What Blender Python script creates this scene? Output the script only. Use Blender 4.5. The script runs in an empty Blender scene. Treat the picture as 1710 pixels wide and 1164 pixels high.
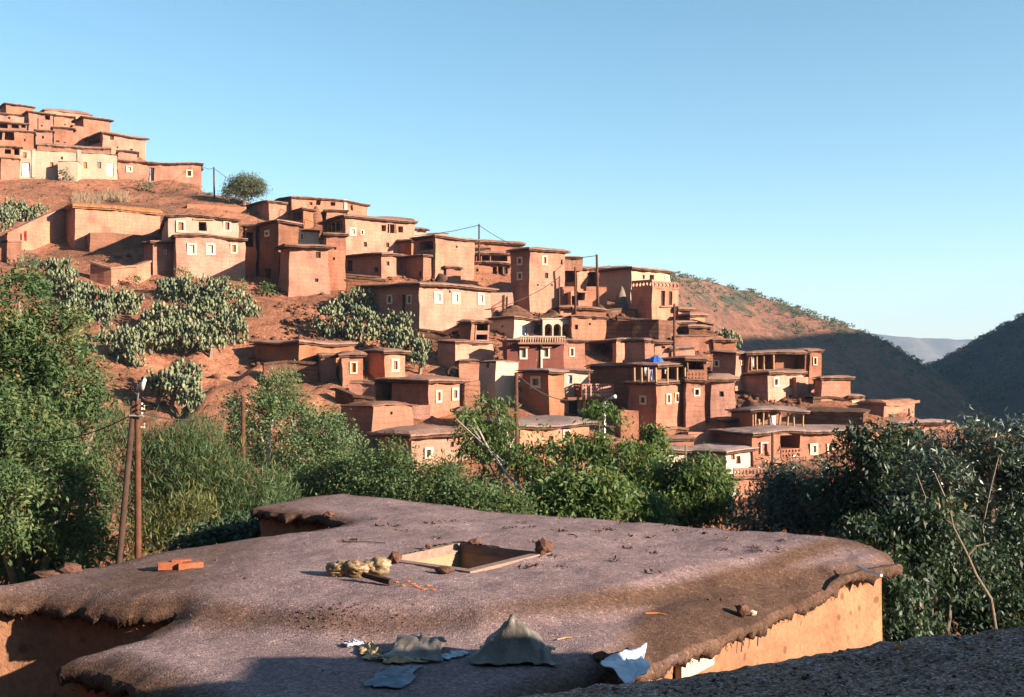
import bpy, math, random
import numpy as np
from mathutils import Vector, noise as mnoise
R_ = math.radians
SC = bpy.context.scene
COL = SC.collection

# ---------------------------------------------------------------- camera, sky, sun, exposure
F, CX, HY = 1900.0, 855.0, 600.0          # focal length in photo pixels, principal column, horizon row
cd = bpy.data.cameras.new("camera")
cam = bpy.data.objects.new("camera", cd); COL.objects.link(cam)
cam.location = (0, 0, 0); cam.rotation_euler = (R_(90), 0, 0)
cd.sensor_width = 36.0; cd.lens = F / 1710.0 * 36.0
cd.shift_y = (HY - 582.0) / 1710.0
cd.clip_start = 0.1; cd.clip_end = 20000
SC.camera = cam

SUN_EL = R_(18.5); SUN_AZ = R_(114)       # azimuth clockwise from +Y (the view direction)
w = bpy.data.worlds.new("World"); SC.world = w; w.use_nodes = True
nt = w.node_tree; nt.nodes.clear()
wo = nt.nodes.new("ShaderNodeOutputWorld"); bg = nt.nodes.new("ShaderNodeBackground")
sky = nt.nodes.new("ShaderNodeTexSky"); sky.sky_type = 'NISHITA'
sky.sun_disc = False; sky.sun_elevation = SUN_EL; sky.sun_rotation = SUN_AZ
sky.altitude = 1400; sky.air_density = 1.0; sky.dust_density = 0.5; sky.ozone_density = 1.3
bg.inputs[1].default_value = 0.056
hs = nt.nodes.new('ShaderNodeHueSaturation'); hs.inputs['Saturation'].default_value = 1.12; hs.inputs['Hue'].default_value = .483; hs.inputs['Value'].default_value = 1.12
nt.links.new(sky.outputs[0], hs.inputs['Color']); nt.links.new(hs.outputs[0], bg.inputs[0]); nt.links.new(bg.outputs[0], wo.inputs[0])

sl = bpy.data.lights.new("sun", 'SUN'); sun = bpy.data.objects.new("sun", sl); COL.objects.link(sun)
sl.energy = 5.0; sl.angle = R_(0.5); sl.color = (1.0, 0.85, 0.67)
SD = Vector((math.sin(SUN_AZ) * math.cos(SUN_EL), math.cos(SUN_AZ) * math.cos(SUN_EL), math.sin(SUN_EL)))
sun.rotation_euler = SD.to_track_quat('Z', 'Y').to_euler()
SC.view_settings.view_transform = 'Standard'
try: SC.view_settings.look = 'None'
except Exception: pass
SC.view_settings.exposure = 1.78; SC.view_settings.gamma = 1.0
SC.cycles.max_bounces = 5; SC.cycles.diffuse_bounces = 1; SC.cycles.transparent_max_bounces = 6
SC.cycles.volume_bounces = 0

# ---------------------------------------------------------------- helpers
RNG = np.random.default_rng(7)
_TAB = np.random.default_rng(3).random((256, 256)) * 2 - 1
def vn(x, y):
    x = np.asarray(x, float); y = np.asarray(y, float)
    xi = np.floor(x).astype(int); yi = np.floor(y).astype(int)
    fx = x - xi; fy = y - yi
    fx = fx * fx * (3 - 2 * fx); fy = fy * fy * (3 - 2 * fy)
    a = _TAB[xi & 255, yi & 255]; b = _TAB[(xi + 1) & 255, yi & 255]
    c = _TAB[xi & 255, (yi + 1) & 255]; d = _TAB[(xi + 1) & 255, (yi + 1) & 255]
    return (a * (1 - fx) + b * fx) * (1 - fy) + (c * (1 - fx) + d * fx) * fy
def fbm(x, y, o=4, g=0.5):
    s = 0; a = 1.0; f = 1.0
    for i in range(o):
        s = s + a * vn(np.asarray(x) * f + 17.3 * i, np.asarray(y) * f + 9.1 * i); a *= g; f *= 2.03
    return s
def sm(x): x = np.clip(x, 0, 1); return x * x * (3 - 2 * x)
def P(px, py, d): return Vector(((px - CX) / F * d, d, (HY - py) / F * d))

def raw(name, me, m=None, parent=None, loc=(0, 0, 0)):
    o = bpy.data.objects.new(name, me); COL.objects.link(o)
    o.location = loc
    if parent is not None: o.parent = parent
    if m is not None and len(me.materials) == 0: me.materials.append(m)
    return o
def mk(name, V, Fc, m, parent=None, org=(0, 0, 0), smooth=False, mats=None, mi=None):
    ox, oy, oz = org
    me = bpy.data.meshes.new(name)
    me.from_pydata([(v[0] - ox, v[1] - oy, v[2] - oz) for v in V], [], Fc)
    if mats:
        for q in mats: me.materials.append(q)
        if mi is not None: me.polygons.foreach_set("material_index", mi)
    if smooth: me.polygons.foreach_set("use_smooth", [True] * len(me.polygons))
    me.update()
    return raw(name, me, m, parent, (0, 0, 0) if parent is not None else org)
def mknp(name, V, Q, m, parent=None, org=(0, 0, 0), smooth=False, attrs=None):
    """V (n,3), Q (k,3|4) numpy; attrs {name: (n,) floats on points}"""
    V = np.asarray(V, np.float32) - np.asarray(org, np.float32); Q = np.asarray(Q, np.int32)
    me = bpy.data.meshes.new(name)
    k, s = Q.shape
    me.vertices.add(len(V)); me.vertices.foreach_set("co", V.ravel())
    me.loops.add(k * s); me.loops.foreach_set("vertex_index", Q.ravel())
    me.polygons.add(k); me.polygons.foreach_set("loop_start", np.arange(0, k * s, s, dtype=np.int32))
    me.polygons.foreach_set("loop_total", np.full(k, s, np.int32))
    if smooth: me.polygons.foreach_set("use_smooth", np.ones(k, bool))
    me.update(calc_edges=True)
    for nme, a in (attrs or {}).items():
        at = me.attributes.new(nme, 'FLOAT', 'POINT'); at.data.foreach_set("value", np.asarray(a, np.float32))
    me.validate()
    return raw(name, me, m, parent, (0, 0, 0) if parent is not None else org)
def empty(name, loc):
    o = bpy.data.objects.new(name, None); COL.objects.link(o); o.location = loc
    o.empty_display_size = 0.3; return o
def tag(o, label, cat, group=None, kind=None):
    if label: o["label"] = label
    if cat: o["category"] = cat
    if group: o["group"] = group
    if kind: o["kind"] = kind
    return o

# ---------------------------------------------------------------- materials
def newmat(name):
    m = bpy.data.materials.new(name); m.use_nodes = True
    n = m.node_tree; n.nodes.clear()
    o = n.nodes.new("ShaderNodeOutputMaterial"); p = n.nodes.new("ShaderNodeBsdfPrincipled")
    n.links.new(p.outputs[0], o.inputs[0]); p.inputs["Specular IOR Level"].default_value = 0.15
    p.inputs["Roughness"].default_value = 0.95
    return m, n, p, o
def nd(n, t, **kw):
    x = n.nodes.new(t)
    for k, v in kw.items(): setattr(x, k, v)
    return x
def noise(n, co, scale, detail=4, rough=0.6, vec=None):
    t = nd(n, "ShaderNodeTexNoise"); t.inputs["Scale"].default_value = scale
    t.inputs["Detail"].default_value = detail; t.inputs["Roughness"].default_value = rough
    if vec:
        mp = nd(n, "ShaderNodeMapping"); mp.inputs["Scale"].default_value = vec
        n.links.new(co, mp.inputs[0]); co = mp.outputs[0]
    n.links.new(co, t.inputs["Vector"]); return t.outputs[0]
def ramp(n, fac, stops):
    r = nd(n, "ShaderNodeValToRGB"); e = r.color_ramp.elements
    while len(e) < len(stops): e.new(0.5)
    for i, (p, c) in enumerate(stops):
        e[i].position = p; e[i].color = (c[0], c[1], c[2], 1) if len(c) == 3 else c
    n.links.new(fac, r.inputs[0]); return r.outputs[0]
def mix(n, fac, a, b, mode='MIX'):
    x = nd(n, "ShaderNodeMix", data_type='RGBA', blend_type=mode)
    if isinstance(fac, (int, float)): x.inputs[0].default_value = fac
    else: n.links.new(fac, x.inputs[0])
    for i, q in ((6, a), (7, b)):
        if isinstance(q, tuple): x.inputs[i].default_value = (q[0], q[1], q[2], 1)
        else: n.links.new(q, x.inputs[i])
    return x.outputs[2]
def fmath(n, op, a, b=None, c=None):
    x = nd(n, "ShaderNodeMath", operation=op)
    for i, q in enumerate((a, b, c)):
        if q is None: continue
        if isinstance(q, (int, float)): x.inputs[i].default_value = q
        else: n.links.new(q, x.inputs[i])
    return x.outputs[0]
def bump(n, p, h, strength, dist):
    b = nd(n, "ShaderNodeBump"); b.inputs["Strength"].default_value = strength; b.inputs["Distance"].default_value = dist
    n.links.new(h, b.inputs["Height"]); n.links.new(b.outputs[0], p.inputs["Normal"]); return b
def sc(c, k): return (c[0] * k, c[1] * k, c[2] * k)
def pos(n):
    g = nd(n, "ShaderNodeNewGeometry"); return g.outputs["Position"]

def mud(name, c, var=0.34, streak=0.55, course=0.07, fine=9.0, bd=0.06, objvar=0.22, hole=1.3, hr=.085):
    m, n, p, o = newmat(name); co = pos(n)
    col = ramp(n, noise(n, co, 0.55, 5), [(0.3, sc(c, 1 - var)), (0.5, c), (0.72, sc(c, 1 + var * .7))])
    st = noise(n, co, 1.0, 4, .6, (2.6, 2.6, 0.35))
    col = mix(n, ramp(n, st, [(0.5, (0, 0, 0)), (0.78, (streak,) * 3)]), col, sc((c[0] * .62, c[1] * .55, c[2] * .5), 1))
    fn = noise(n, co, fine, 5, .7)
    col = mix(n, 0.5, col, ramp(n, fn, [(0.3, (.55, .5, .46)), (0.52, (1, 1, 1)), (0.75, (1.25, 1.25, 1.25))]), 'MULTIPLY')
    sx = nd(n, "ShaderNodeSeparateXYZ"); n.links.new(co, sx.inputs[0])
    zz = fmath(n, 'ADD', fmath(n, 'MULTIPLY', sx.outputs[2], 7.4), fmath(n, 'MULTIPLY', noise(n, co, .9, 3), 4.0))
    cs = fmath(n, 'POWER', fmath(n, 'ABSOLUTE', fmath(n, 'SINE', zz)), 9.0)
    col = mix(n, fmath(n, 'MULTIPLY', cs, course * 2), col, sc(c, .5))
    # small holes and flaked spots
    vo = nd(n, "ShaderNodeTexVoronoi"); vo.inputs["Scale"].default_value = hole; n.links.new(co, vo.inputs["Vector"])
    sp = ramp(n, vo.outputs["Distance"], [(hr * .6, (.7,) * 3), (hr, (0, 0, 0))])
    col = mix(n, sp, col, sc(c, .33))
    oi = nd(n, "ShaderNodeObjectInfo")
    hv = nd(n, "ShaderNodeHueSaturation"); n.links.new(col, hv.inputs["Color"])
    n.links.new(fmath(n, 'ADD', fmath(n, 'MULTIPLY', oi.outputs["Random"], objvar * 2), 1 - objvar), hv.inputs["Value"])
    if objvar: n.links.new(fmath(n, 'SUBTRACT', 1.09, fmath(n, 'MULTIPLY', fmath(n, 'FRACT', fmath(n, 'MULTIPLY', oi.outputs["Random"], 7.3)), .17)), hv.inputs["Saturation"])
    n.links.new(hv.outputs[0], p.inputs["Base Color"])
    h = fmath(n, 'ADD', fn, fmath(n, 'MULTIPLY', cs, -.25))
    bump(n, p, h, 0.8, bd); return m
def flat(name, c, var=0.15, scale=3.0, rough=.9, bd=0.01, spec=.2, metal=0):
    m, n, p, o = newmat(name); co = pos(n)
    f = noise(n, co, scale, 5, .65)
    n.links.new(ramp(n, f, [(0.3, sc(c, 1 - var)), (0.7, sc(c, 1 + var))]), p.inputs["Base Color"])
    p.inputs["Roughness"].default_value = rough; p.inputs["Specular IOR Level"].default_value = spec
    p.inputs["Metallic"].default_value = metal
    if bd: bump(n, p, noise(n, co, scale * 5, 4), .6, bd)
    return m
def foliage(name, c1, c2, c3, trans=.35, rough=.55, spec=.25):
    m, n, p, o = newmat(name)
    a = nd(n, "ShaderNodeAttribute", attribute_name="tint")
    col = ramp(n, a.outputs["Fac"], [(0.0, c1), (0.5, c2), (0.93, c3), (1.0, (c3[0] * 2.2, c3[1] * 1.1, c3[2] * .8))])
    n.links.new(col, p.inputs["Base Color"]); p.inputs["Roughness"].default_value = rough
    p.inputs["Specular IOR Level"].default_value = spec
    t = nd(n, "ShaderNodeBsdfTranslucent"); n.links.new(mix(n, 1.0, col, (1.3, 1.25, .6), 'MULTIPLY'), t.inputs[0])
    ms = nd(n, "ShaderNodeMixShader"); ms.inputs[0].default_value = trans
    n.links.new(p.outputs[0], ms.inputs[1]); n.links.new(t.outputs[0], ms.inputs[2]); n.links.new(ms.outputs[0], o.inputs[0])
    return m

M = {}
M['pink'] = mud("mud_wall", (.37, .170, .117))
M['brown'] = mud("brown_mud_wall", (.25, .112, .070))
M['cream'] = mud("cream_plaster", (.46, .32, .235), var=.12, streak=.25, course=.03, bd=.02)
M['white'] = mud("white_plaster", (.44, .355, .285), var=.12, streak=.3, course=.0, bd=.02)
M['grey'] = mud("grey_render", (.36, .28, .22), var=.14, streak=.3, course=.1, bd=.02)
M['red'] = mud("red_wall_paint", (.155, .050, .038), var=.2, streak=.35, course=.0, bd=.015, objvar=0)
M['stone'] = mud("rough_stone_wall", (.165, .075, .046), var=.5, streak=.3, course=.3, fine=3.5, bd=.14)
M['wallnear'] = mud("near_mud_wall", (.30, .142, .08), var=.42, streak=.6, course=.06, fine=14, bd=.03, objvar=.0, hole=3.6, hr=.20)
M['roof'] = mud("mud_roof", (.23, .125, .09), var=.25, streak=.0, course=.0, fine=7, bd=.05, objvar=.12)
M['roofgrey'] = mud("dusty_grey_roof", (.25, .17, .15), var=.2, streak=.0, course=.0, fine=7, bd=.04)
M['straw'] = flat("straw_eave", (.26, .115, .05), .4, 6, bd=.05)
M['brush'] = flat("brushwood", (.085, .043, .026), .5, 7, bd=.06)
M['frame'] = flat("white_window_surround", (.58, .46, .33), .10, 4, bd=.005)
M['shutter'] = flat("brown_shutter", (.26, .115, .06), .2, 6)
M['oshutter'] = flat("orange_shutter", (.42, .15, .05), .2, 6)
M['pale'] = flat("pale_shutter", (.60, .43, .31), .12, 6)
M['dark'] = flat("dark_wood_and_hollow", (.05, .028, .02), .3, 6)
M['glass'] = flat("grey_pane", (.16, .14, .13), .2, 3, rough=.25, spec=.5, bd=0)
M['blue'] = flat("pale_blue_door", (.42, .50, .55), .1, 3)
M['whitep'] = flat("white_paint", (.74, .72, .68), .08, 3)
M['green'] = flat("green_door", (.16, .24, .19), .15, 3)
M['timber'] = flat("weathered_timber", (.36, .21, .105), .3, 9)
M['pole'] = flat("creosoted_pole", (.095, .038, .022), .35, 5)
M['darkpole'] = flat("dark_pole", (.055, .03, .022), .3, 5)
M['rock'] = flat("brown_rock", (.11, .052, .036), .4, 6, bd=.04)
M['wire'] = flat("wire", (.06, .05, .05), .1, 3, bd=0)
M['metal'] = flat("galvanised_metal", (.5, .49, .47), .1, 3, rough=.45, spec=.5, metal=.6)
M['hay'] = flat("straw_stack", (.19, .135, .095), .35, 6, bd=.06)
M['tarp'] = flat("blue_tarp", (.02, .10, .42), .15, 4, rough=.6)
M['bark'] = flat("grey_bark", (.20, .15, .11), .35, 6, bd=.02)
M['palebark'] = flat("pale_bark", (.46, .39, .32), .2, 6, bd=.01)
M['walnut'] = foliage("walnut_leaf", (.038, .075, .022), (.080, .135, .040), (.165, .195, .062))
M['lefttree'] = foliage("bright_leaf", (.036, .074, .028), (.076, .128, .050), (.16, .185, .072))
M['poplar'] = foliage("poplar_leaf", (.055, .098, .042), (.105, .160, .070), (.19, .215, .105))
M['olive'] = foliage("olive_leaf", (.025, .05, .033), (.058, .088, .062), (.17, .20, .16), trans=.15, spec=.5, rough=.4)
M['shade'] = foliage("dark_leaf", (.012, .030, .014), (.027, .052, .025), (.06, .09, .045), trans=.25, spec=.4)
M['tamarisk'] = foliage("feathery_leaf", (.036, .072, .030), (.068, .112, .046), (.13, .155, .064))
M['yellow'] = foliage("yellowing_leaf", (.06, .08, .03), (.105, .115, .038), (.19, .165, .05))
M['cactus'] = foliage("cactus_pad", (.06, .088, .050), (.145, .165, .095), (.26, .26, .15), trans=.0, rough=.75, spec=.08)
M['ridgetree'] = foliage("ridge_leaf", (.075, .095, .055), (.12, .14, .08), (.18, .18, .11))
M['drygrass'] = foliage("dry_grass", (.20, .13, .085), (.28, .19, .12), (.36, .26, .17), trans=.2)

def earth_mat(name, c, c2, shrub=None, scale=.05, near=True):
    m, n, p, o = newmat(name); co = pos(n)
    col = ramp(n, noise(n, co, scale, 6, .65), [(0.30, c2), (0.5, c), (0.70, sc(c, 1.35))])
    f = noise(n, co, scale * 14, 6, .7)
    col = mix(n, .8, col, ramp(n, f, [(0.3, (.40, .37, .34)), (0.5, (1, 1, 1)), (0.72, (1.5, 1.5, 1.5))]), 'MULTIPLY')
    if near:
        col = mix(n, .7, col, ramp(n, noise(n, co, 4.5, 5, .75), [(0.34, (.42, .38, .36)), (0.5, (1, 1, 1)), (0.66, (1.5, 1.48, 1.45))]), 'MULTIPLY')
    if shrub:
        s = noise(n, co, scale * 2.2, 6, .7)
        s2 = noise(n, co, scale * 16, 3, .7)
        k = fmath(n, 'ADD', fmath(n, 'MULTIPLY', s, .7), fmath(n, 'MULTIPLY', s2, .5))
        col = mix(n, ramp(n, k, [(0.62, (0, 0, 0)), (0.68, (1, 1, 1))]), col, shrub)
    n.links.new(col, p.inputs["Base Color"])
    bump(n, p, f, .9, .35 if near else 2.0); return m
M['earth'] = earth_mat("red_earth", (.26, .108, .062), (.145, .062, .037), scale=.09)
M['hill'] = earth_mat("hill_soil", (.185, .083, .053), (.13, .06, .04), shrub=(.055, .06, .034), scale=.02, near=False)
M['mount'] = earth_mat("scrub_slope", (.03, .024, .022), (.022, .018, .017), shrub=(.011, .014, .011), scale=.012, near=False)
M['ridge'] = earth_mat("far_ridge_soil", (.14, .10, .085), (.10, .08, .07), scale=.002, near=False)

# ---------------------------------------------------------------- the ground
PA, PB, PC = -33.2, .314, -.113
CREST = np.array([(-2500, 20), (-700, 90), (0, 200), (60, 204), (150, 226), (240, 262), (340, 315), (372, 328), (430, 350), (480, 366), (600, 378), (690, 405),
                  (800, 430), (880, 440), (1000, 486), (1060, 490), (1130, 512), (1180, 540), (1230, 578), (1300, 606), (1400, 655),
                  (1450, 682), (1530, 706), (1600, 718), (1710, 735), (3500, 900)], float)
def dplane(px, py):
    u = (px - CX) / F; v = (HY - py) / F
    return PA / (v - PB - PC * u)
def ground(X, Y):
    X = np.asarray(X, float); Y = np.asarray(Y, float)
    Ys = np.maximum(Y, 6.0); u = np.clip(X / Ys, -1.6, 1.6)
    vc = (HY - np.interp(u * F + CX, CREST[:, 0], CREST[:, 1])) / F
    dc = np.clip(PA / np.minimum(vc - PB - PC * u, -.10), 60, 330)
    pl = PA + PB * np.minimum(Y, dc) + PC * u * np.minimum(Ys, dc)
    pl = pl - .45 * np.maximum(Y - dc, 0)
    nb = fbm(X * .07, Y * .07, 4) * .75 + fbm(X * .35 + 5, Y * .35, 3) * .22
    pl = pl + nb * sm((Y - 40) / 30)
    # gullies on the bare bank under the cactus
    gz = np.exp(-((X + 24) / 9) ** 2 - ((Y - 93) / 12) ** 2)
    pl = pl - gz * np.maximum(0, fbm(X * .28 + 3, Y * .05, 3)) * 2.2
    near = -5.6 - 8.6 * sm((Y - 9) / 42) + .35 * fbm(X * .12, Y * .12, 3)
    k = 1.6
    h = np.where(Y < dc, k * np.logaddexp(pl / k, near / k), pl)
    h = np.maximum(h, -78 + 4 * fbm(X * .01, Y * .01, 3))
    sp = 17 * np.exp(-((X - 47) / 14) ** 2 - ((Y - 14) / 15) ** 2)      # unseen spur added right of the frame to shade the right-hand trees
    return h + sp + 30 * sm((X - 90) / 200) * np.exp(-((Y + 60) / 120) ** 2)
def gz(x, y): return float(ground(x, y))

def axis(parts):
    out = []
    for a, b, s in parts: out += list(np.arange(a, b, s))
    return np.array(out + [parts[-1][1]])
def heightmesh(name, xs, ys, fn, m, smooth=True):
    XX, YY = np.meshgrid(xs, ys); ZZ = fn(XX, YY)
    V = np.stack([XX, YY, ZZ], -1).reshape(-1, 3)
    nx, ny = len(xs), len(ys)
    i = np.arange(nx * ny).reshape(ny, nx)
    Q = np.stack([i[:-1, :-1], i[:-1, 1:], i[1:, 1:], i[1:, :-1]], -1).reshape(-1, 4)
    return mknp(name, V, Q, m, smooth=smooth)
xs = axis([(-7000, -700, 450), (-700, -150, 25), (-150, -95, 4), (-95, 62, .7), (62, 120, 4), (120, 700, 29), (700, 7000, 450)])
ys = axis([(-900, -100, 100), (-100, 0, 6), (0, 50, 1.5), (50, 215, .8), (215, 320, 3), (320, 900, 29), (900, 7000, 400)])
tag(heightmesh("ground", xs, ys, ground, M['earth']), "red earth hillside falling to a wooded valley", "ground", kind='structure')

def skyblockz(X, Y):  # out-of-view slopes added to block low sky and deepen the shade
    a = 240 * sm((-Y - 60) / 260) * sm((200 - X) / 200)
    b = 230 * sm((-X - 240) / 260) * sm((560 - Y) / 160)
    return np.maximum(a, b) * (1 + .12 * fbm(X * .006, Y * .006, 4)) - 40
tag(heightmesh("mountain", np.concatenate([np.arange(-1100, -200, 22), np.arange(-200, 330, 12)]), np.arange(-700, 600, 22), skyblockz, M['mount']), "unseen dark mountainside added behind and left of the viewpoint to cut skylight", "mountain", kind='structure')
# middle hill beyond the village
HC = np.array([(700, 440), (1000, 448), (1130, 459), (1180, 468), (1250, 485), (1330, 513), (1400, 540), (1450, 557), (1500, 582), (1560, 622), (1600, 652), (1650, 692), (1750, 770), (2100, 900)], float)
def hillz(u, Y):
    Yc = 620 + 40 * vn(u * 9, u * 0)
    vc = (HY - np.interp(u * F + CX, HC[:, 0], HC[:, 1])) / F
    zc = vc * Yc
    f = np.where(Y < Yc, .40 * (Yc - Y) - 6 * np.sin(np.clip((Yc - Y) / 60, 0, 3.14)), .35 * (Y - Yc))
    X = u * Y
    return np.maximum(zc - f + 1.6 * fbm(X * .03, Y * .03, 4) * np.clip(abs(Y - Yc) / 40, .15, 1), -82)
us = np.linspace(-.1, .62, 190); yy = np.concatenate([np.linspace(330, 640, 120), np.linspace(644, 900, 25)])
UU, YY = np.meshgrid(us, yy); XX = UU * YY; ZZ = hillz(UU, YY)
i = np.arange(UU.size).reshape(UU.shape)
tag(mknp("hill", np.stack([XX, YY, ZZ], -1).reshape(-1, 3), np.stack([i[:-1, :-1], i[:-1, 1:], i[1:, 1:], i[1:, :-1]], -1).reshape(-1, 4), M['hill'], smooth=True),
    "bare brown hill behind the village, half in shadow", "hill", kind='structure')

# the mountain to the right that stands against the sun
MC = np.array([(318, 850, -10), (336, 857, 1), (366, 870, 19), (397, 880, 36), (440, 888, 50), (470, 894, 57), (515, 880, 78), (565, 740, 140), (600, 600, 160), (620, 480, 165), (640, 330, 205), (665, 180, 258), (690, 20, 175), (700, -150, 10)], float)
def mountz(X, Y):
    best = np.full(np.shape(X), -200.0)
    for a, b in zip(MC[:-1], MC[1:]):
        dx, dy = b[0] - a[0], b[1] - a[1]
        t = np.clip(((X - a[0]) * dx + (Y - a[1]) * dy) / (dx * dx + dy * dy), 0, 1)
        dist = np.hypot(X - a[0] - t * dx, Y - a[1] - t * dy)
        best = np.maximum(best, a[2] + t * (b[2] - a[2]) - .62 * dist)
    r = fbm(X * .012, Y * .012, 5) * 7
    return np.maximum(best + r * np.clip((best + 90) / 300, .06, .5), -84)
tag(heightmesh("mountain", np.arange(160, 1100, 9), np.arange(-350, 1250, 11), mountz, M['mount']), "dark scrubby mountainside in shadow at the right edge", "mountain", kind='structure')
def ridge(name, pts, Y, lab, m='ridge'):
    pts = np.array(pts, float)
    x = np.linspace(pts[0, 0], pts[-1, 0], 120); z = (HY - np.interp(x, pts[:, 0], pts[:, 1])) / F * Y
    z = z + fbm(x * .03, x * 0 + Y, 4) * Y * .0007
    V = []; 
    for k, (dy, dz) in enumerate(((-1.5, -1), (-.8, -.45), (-.3, -.12), (0, 0), (.5, -.4), (1.2, -1))):
        H = z + 110
        yk = Y + dy * H * 1.6 + (Y * .012) * fbm(x * .02, x * 0 + k * 3.3, 3)
        V.append(np.stack([(x - CX) / F * Y, yk, z + dz * H], -1))
    V = np.array(V); n = V.shape[1]; i = np.arange(V.shape[0] * n).reshape(V.shape[0], n)
    tag(mknp(name, V.reshape(-1, 3), np.stack([i[:-1, :-1], i[:-1, 1:], i[1:, 1:], i[1:, :-1]], -1).reshape(-1, 4), M[m], smooth=True), lab, "ridge", kind='structure')
ridge("far_ridge", [(900, 540), (1200, 548), (1380, 552), (1460, 558), (1530, 564), (1610, 567), (1750, 572), (2200, 560)], 4300, "pale blue ridge across the end of the valley")
ridge("valley_ridge", [(1250, 660), (1450, 640), (1520, 615), (1550, 603), (1590, 597), (1700, 580), (1900, 560)], 2100, "blue spur low in the valley gap", 'mount')

# ---------------------------------------------------------------- building parts
def jit(x, y, z, a=1.0):
    n = mnoise.noise_vector(Vector((x * .55, y * .55, z * .5))); k = mnoise.noise_vector(Vector((x * 1.9 + 7, y * 1.9, z * 1.7)))
    return (n.x * .15 + k.x * .05) * a, (n.y * .15 + k.y * .05) * a
def tilt(x, y): return .26 * mnoise.noise(Vector((x * .22, y * .22, 9.1)))
def lines(a, b, extra, step):
    n = max(1, int(math.ceil((b - a) / step)))
    s = [a + (b - a) * i / n for i in range(n + 1)]
    ex = [e for e in extra if a + .02 < e < b - .02]
    s = [q for q in s if all(abs(q - e) > .12 for e in ex) or q in (a, b)]
    return sorted(set(s + ex))
def tube(V, Fc, pts, r0, r1, k=6):
    b = len(V); n = len(pts)
    for i, p in enumerate(pts):
        p = Vector(p)
        d = (Vector(pts[min(i + 1, n - 1)]) - Vector(pts[max(i - 1, 0)])).normalized()
        a = d.cross(Vector((0, 0, 1)) if abs(d.z) < .9 else Vector((1, 0, 0))).normalized(); c = d.cross(a)
        r = r0 + (r1 - r0) * i / max(1, n - 1)
        for j in range(k):
            t = 2 * math.pi * j / k; V.append(tuple(p + (a * math.cos(t) + c * math.sin(t)) * r))
    for i in range(n - 1):
        for j in range(k):
            j2 = (j + 1) % k; Fc.append((b + i * k + j, b + i * k + j2, b + (i + 1) * k + j2, b + (i + 1) * k + j))
    Fc.append(tuple(b + j for j in range(k))[::-1]); Fc.append(tuple(b + (n - 1) * k + j for j in range(k)))
def box(V, Fc, c, ax, ay, az):
    b = len(V); c = Vector(c); ax, ay, az = Vector(ax), Vector(ay), Vector(az)
    for sz in (-1, 1):
        for sx, sy in ((-1, -1), (1, -1), (1, 1), (-1, 1)): V.append(tuple(c + ax * sx + ay * sy + az * sz))
    for f in ((3, 2, 1, 0), (4, 5, 6, 7), (0, 1, 5, 4), (1, 2, 6, 5), (2, 3, 7, 6), (3, 0, 4, 7)): Fc.append(tuple(b + q for q in f))

class Root:
    def __init__(s, name, label, cat, loc, group=None):
        s.o = tag(empty(name, loc), label, cat, group); s.org = tuple(loc)
    def part(s, name, V, Fc, m, parent=None, smooth=False):
        o = mk(name, V, Fc, m, s.o if parent is None else parent, s.org, smooth); return o

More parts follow.
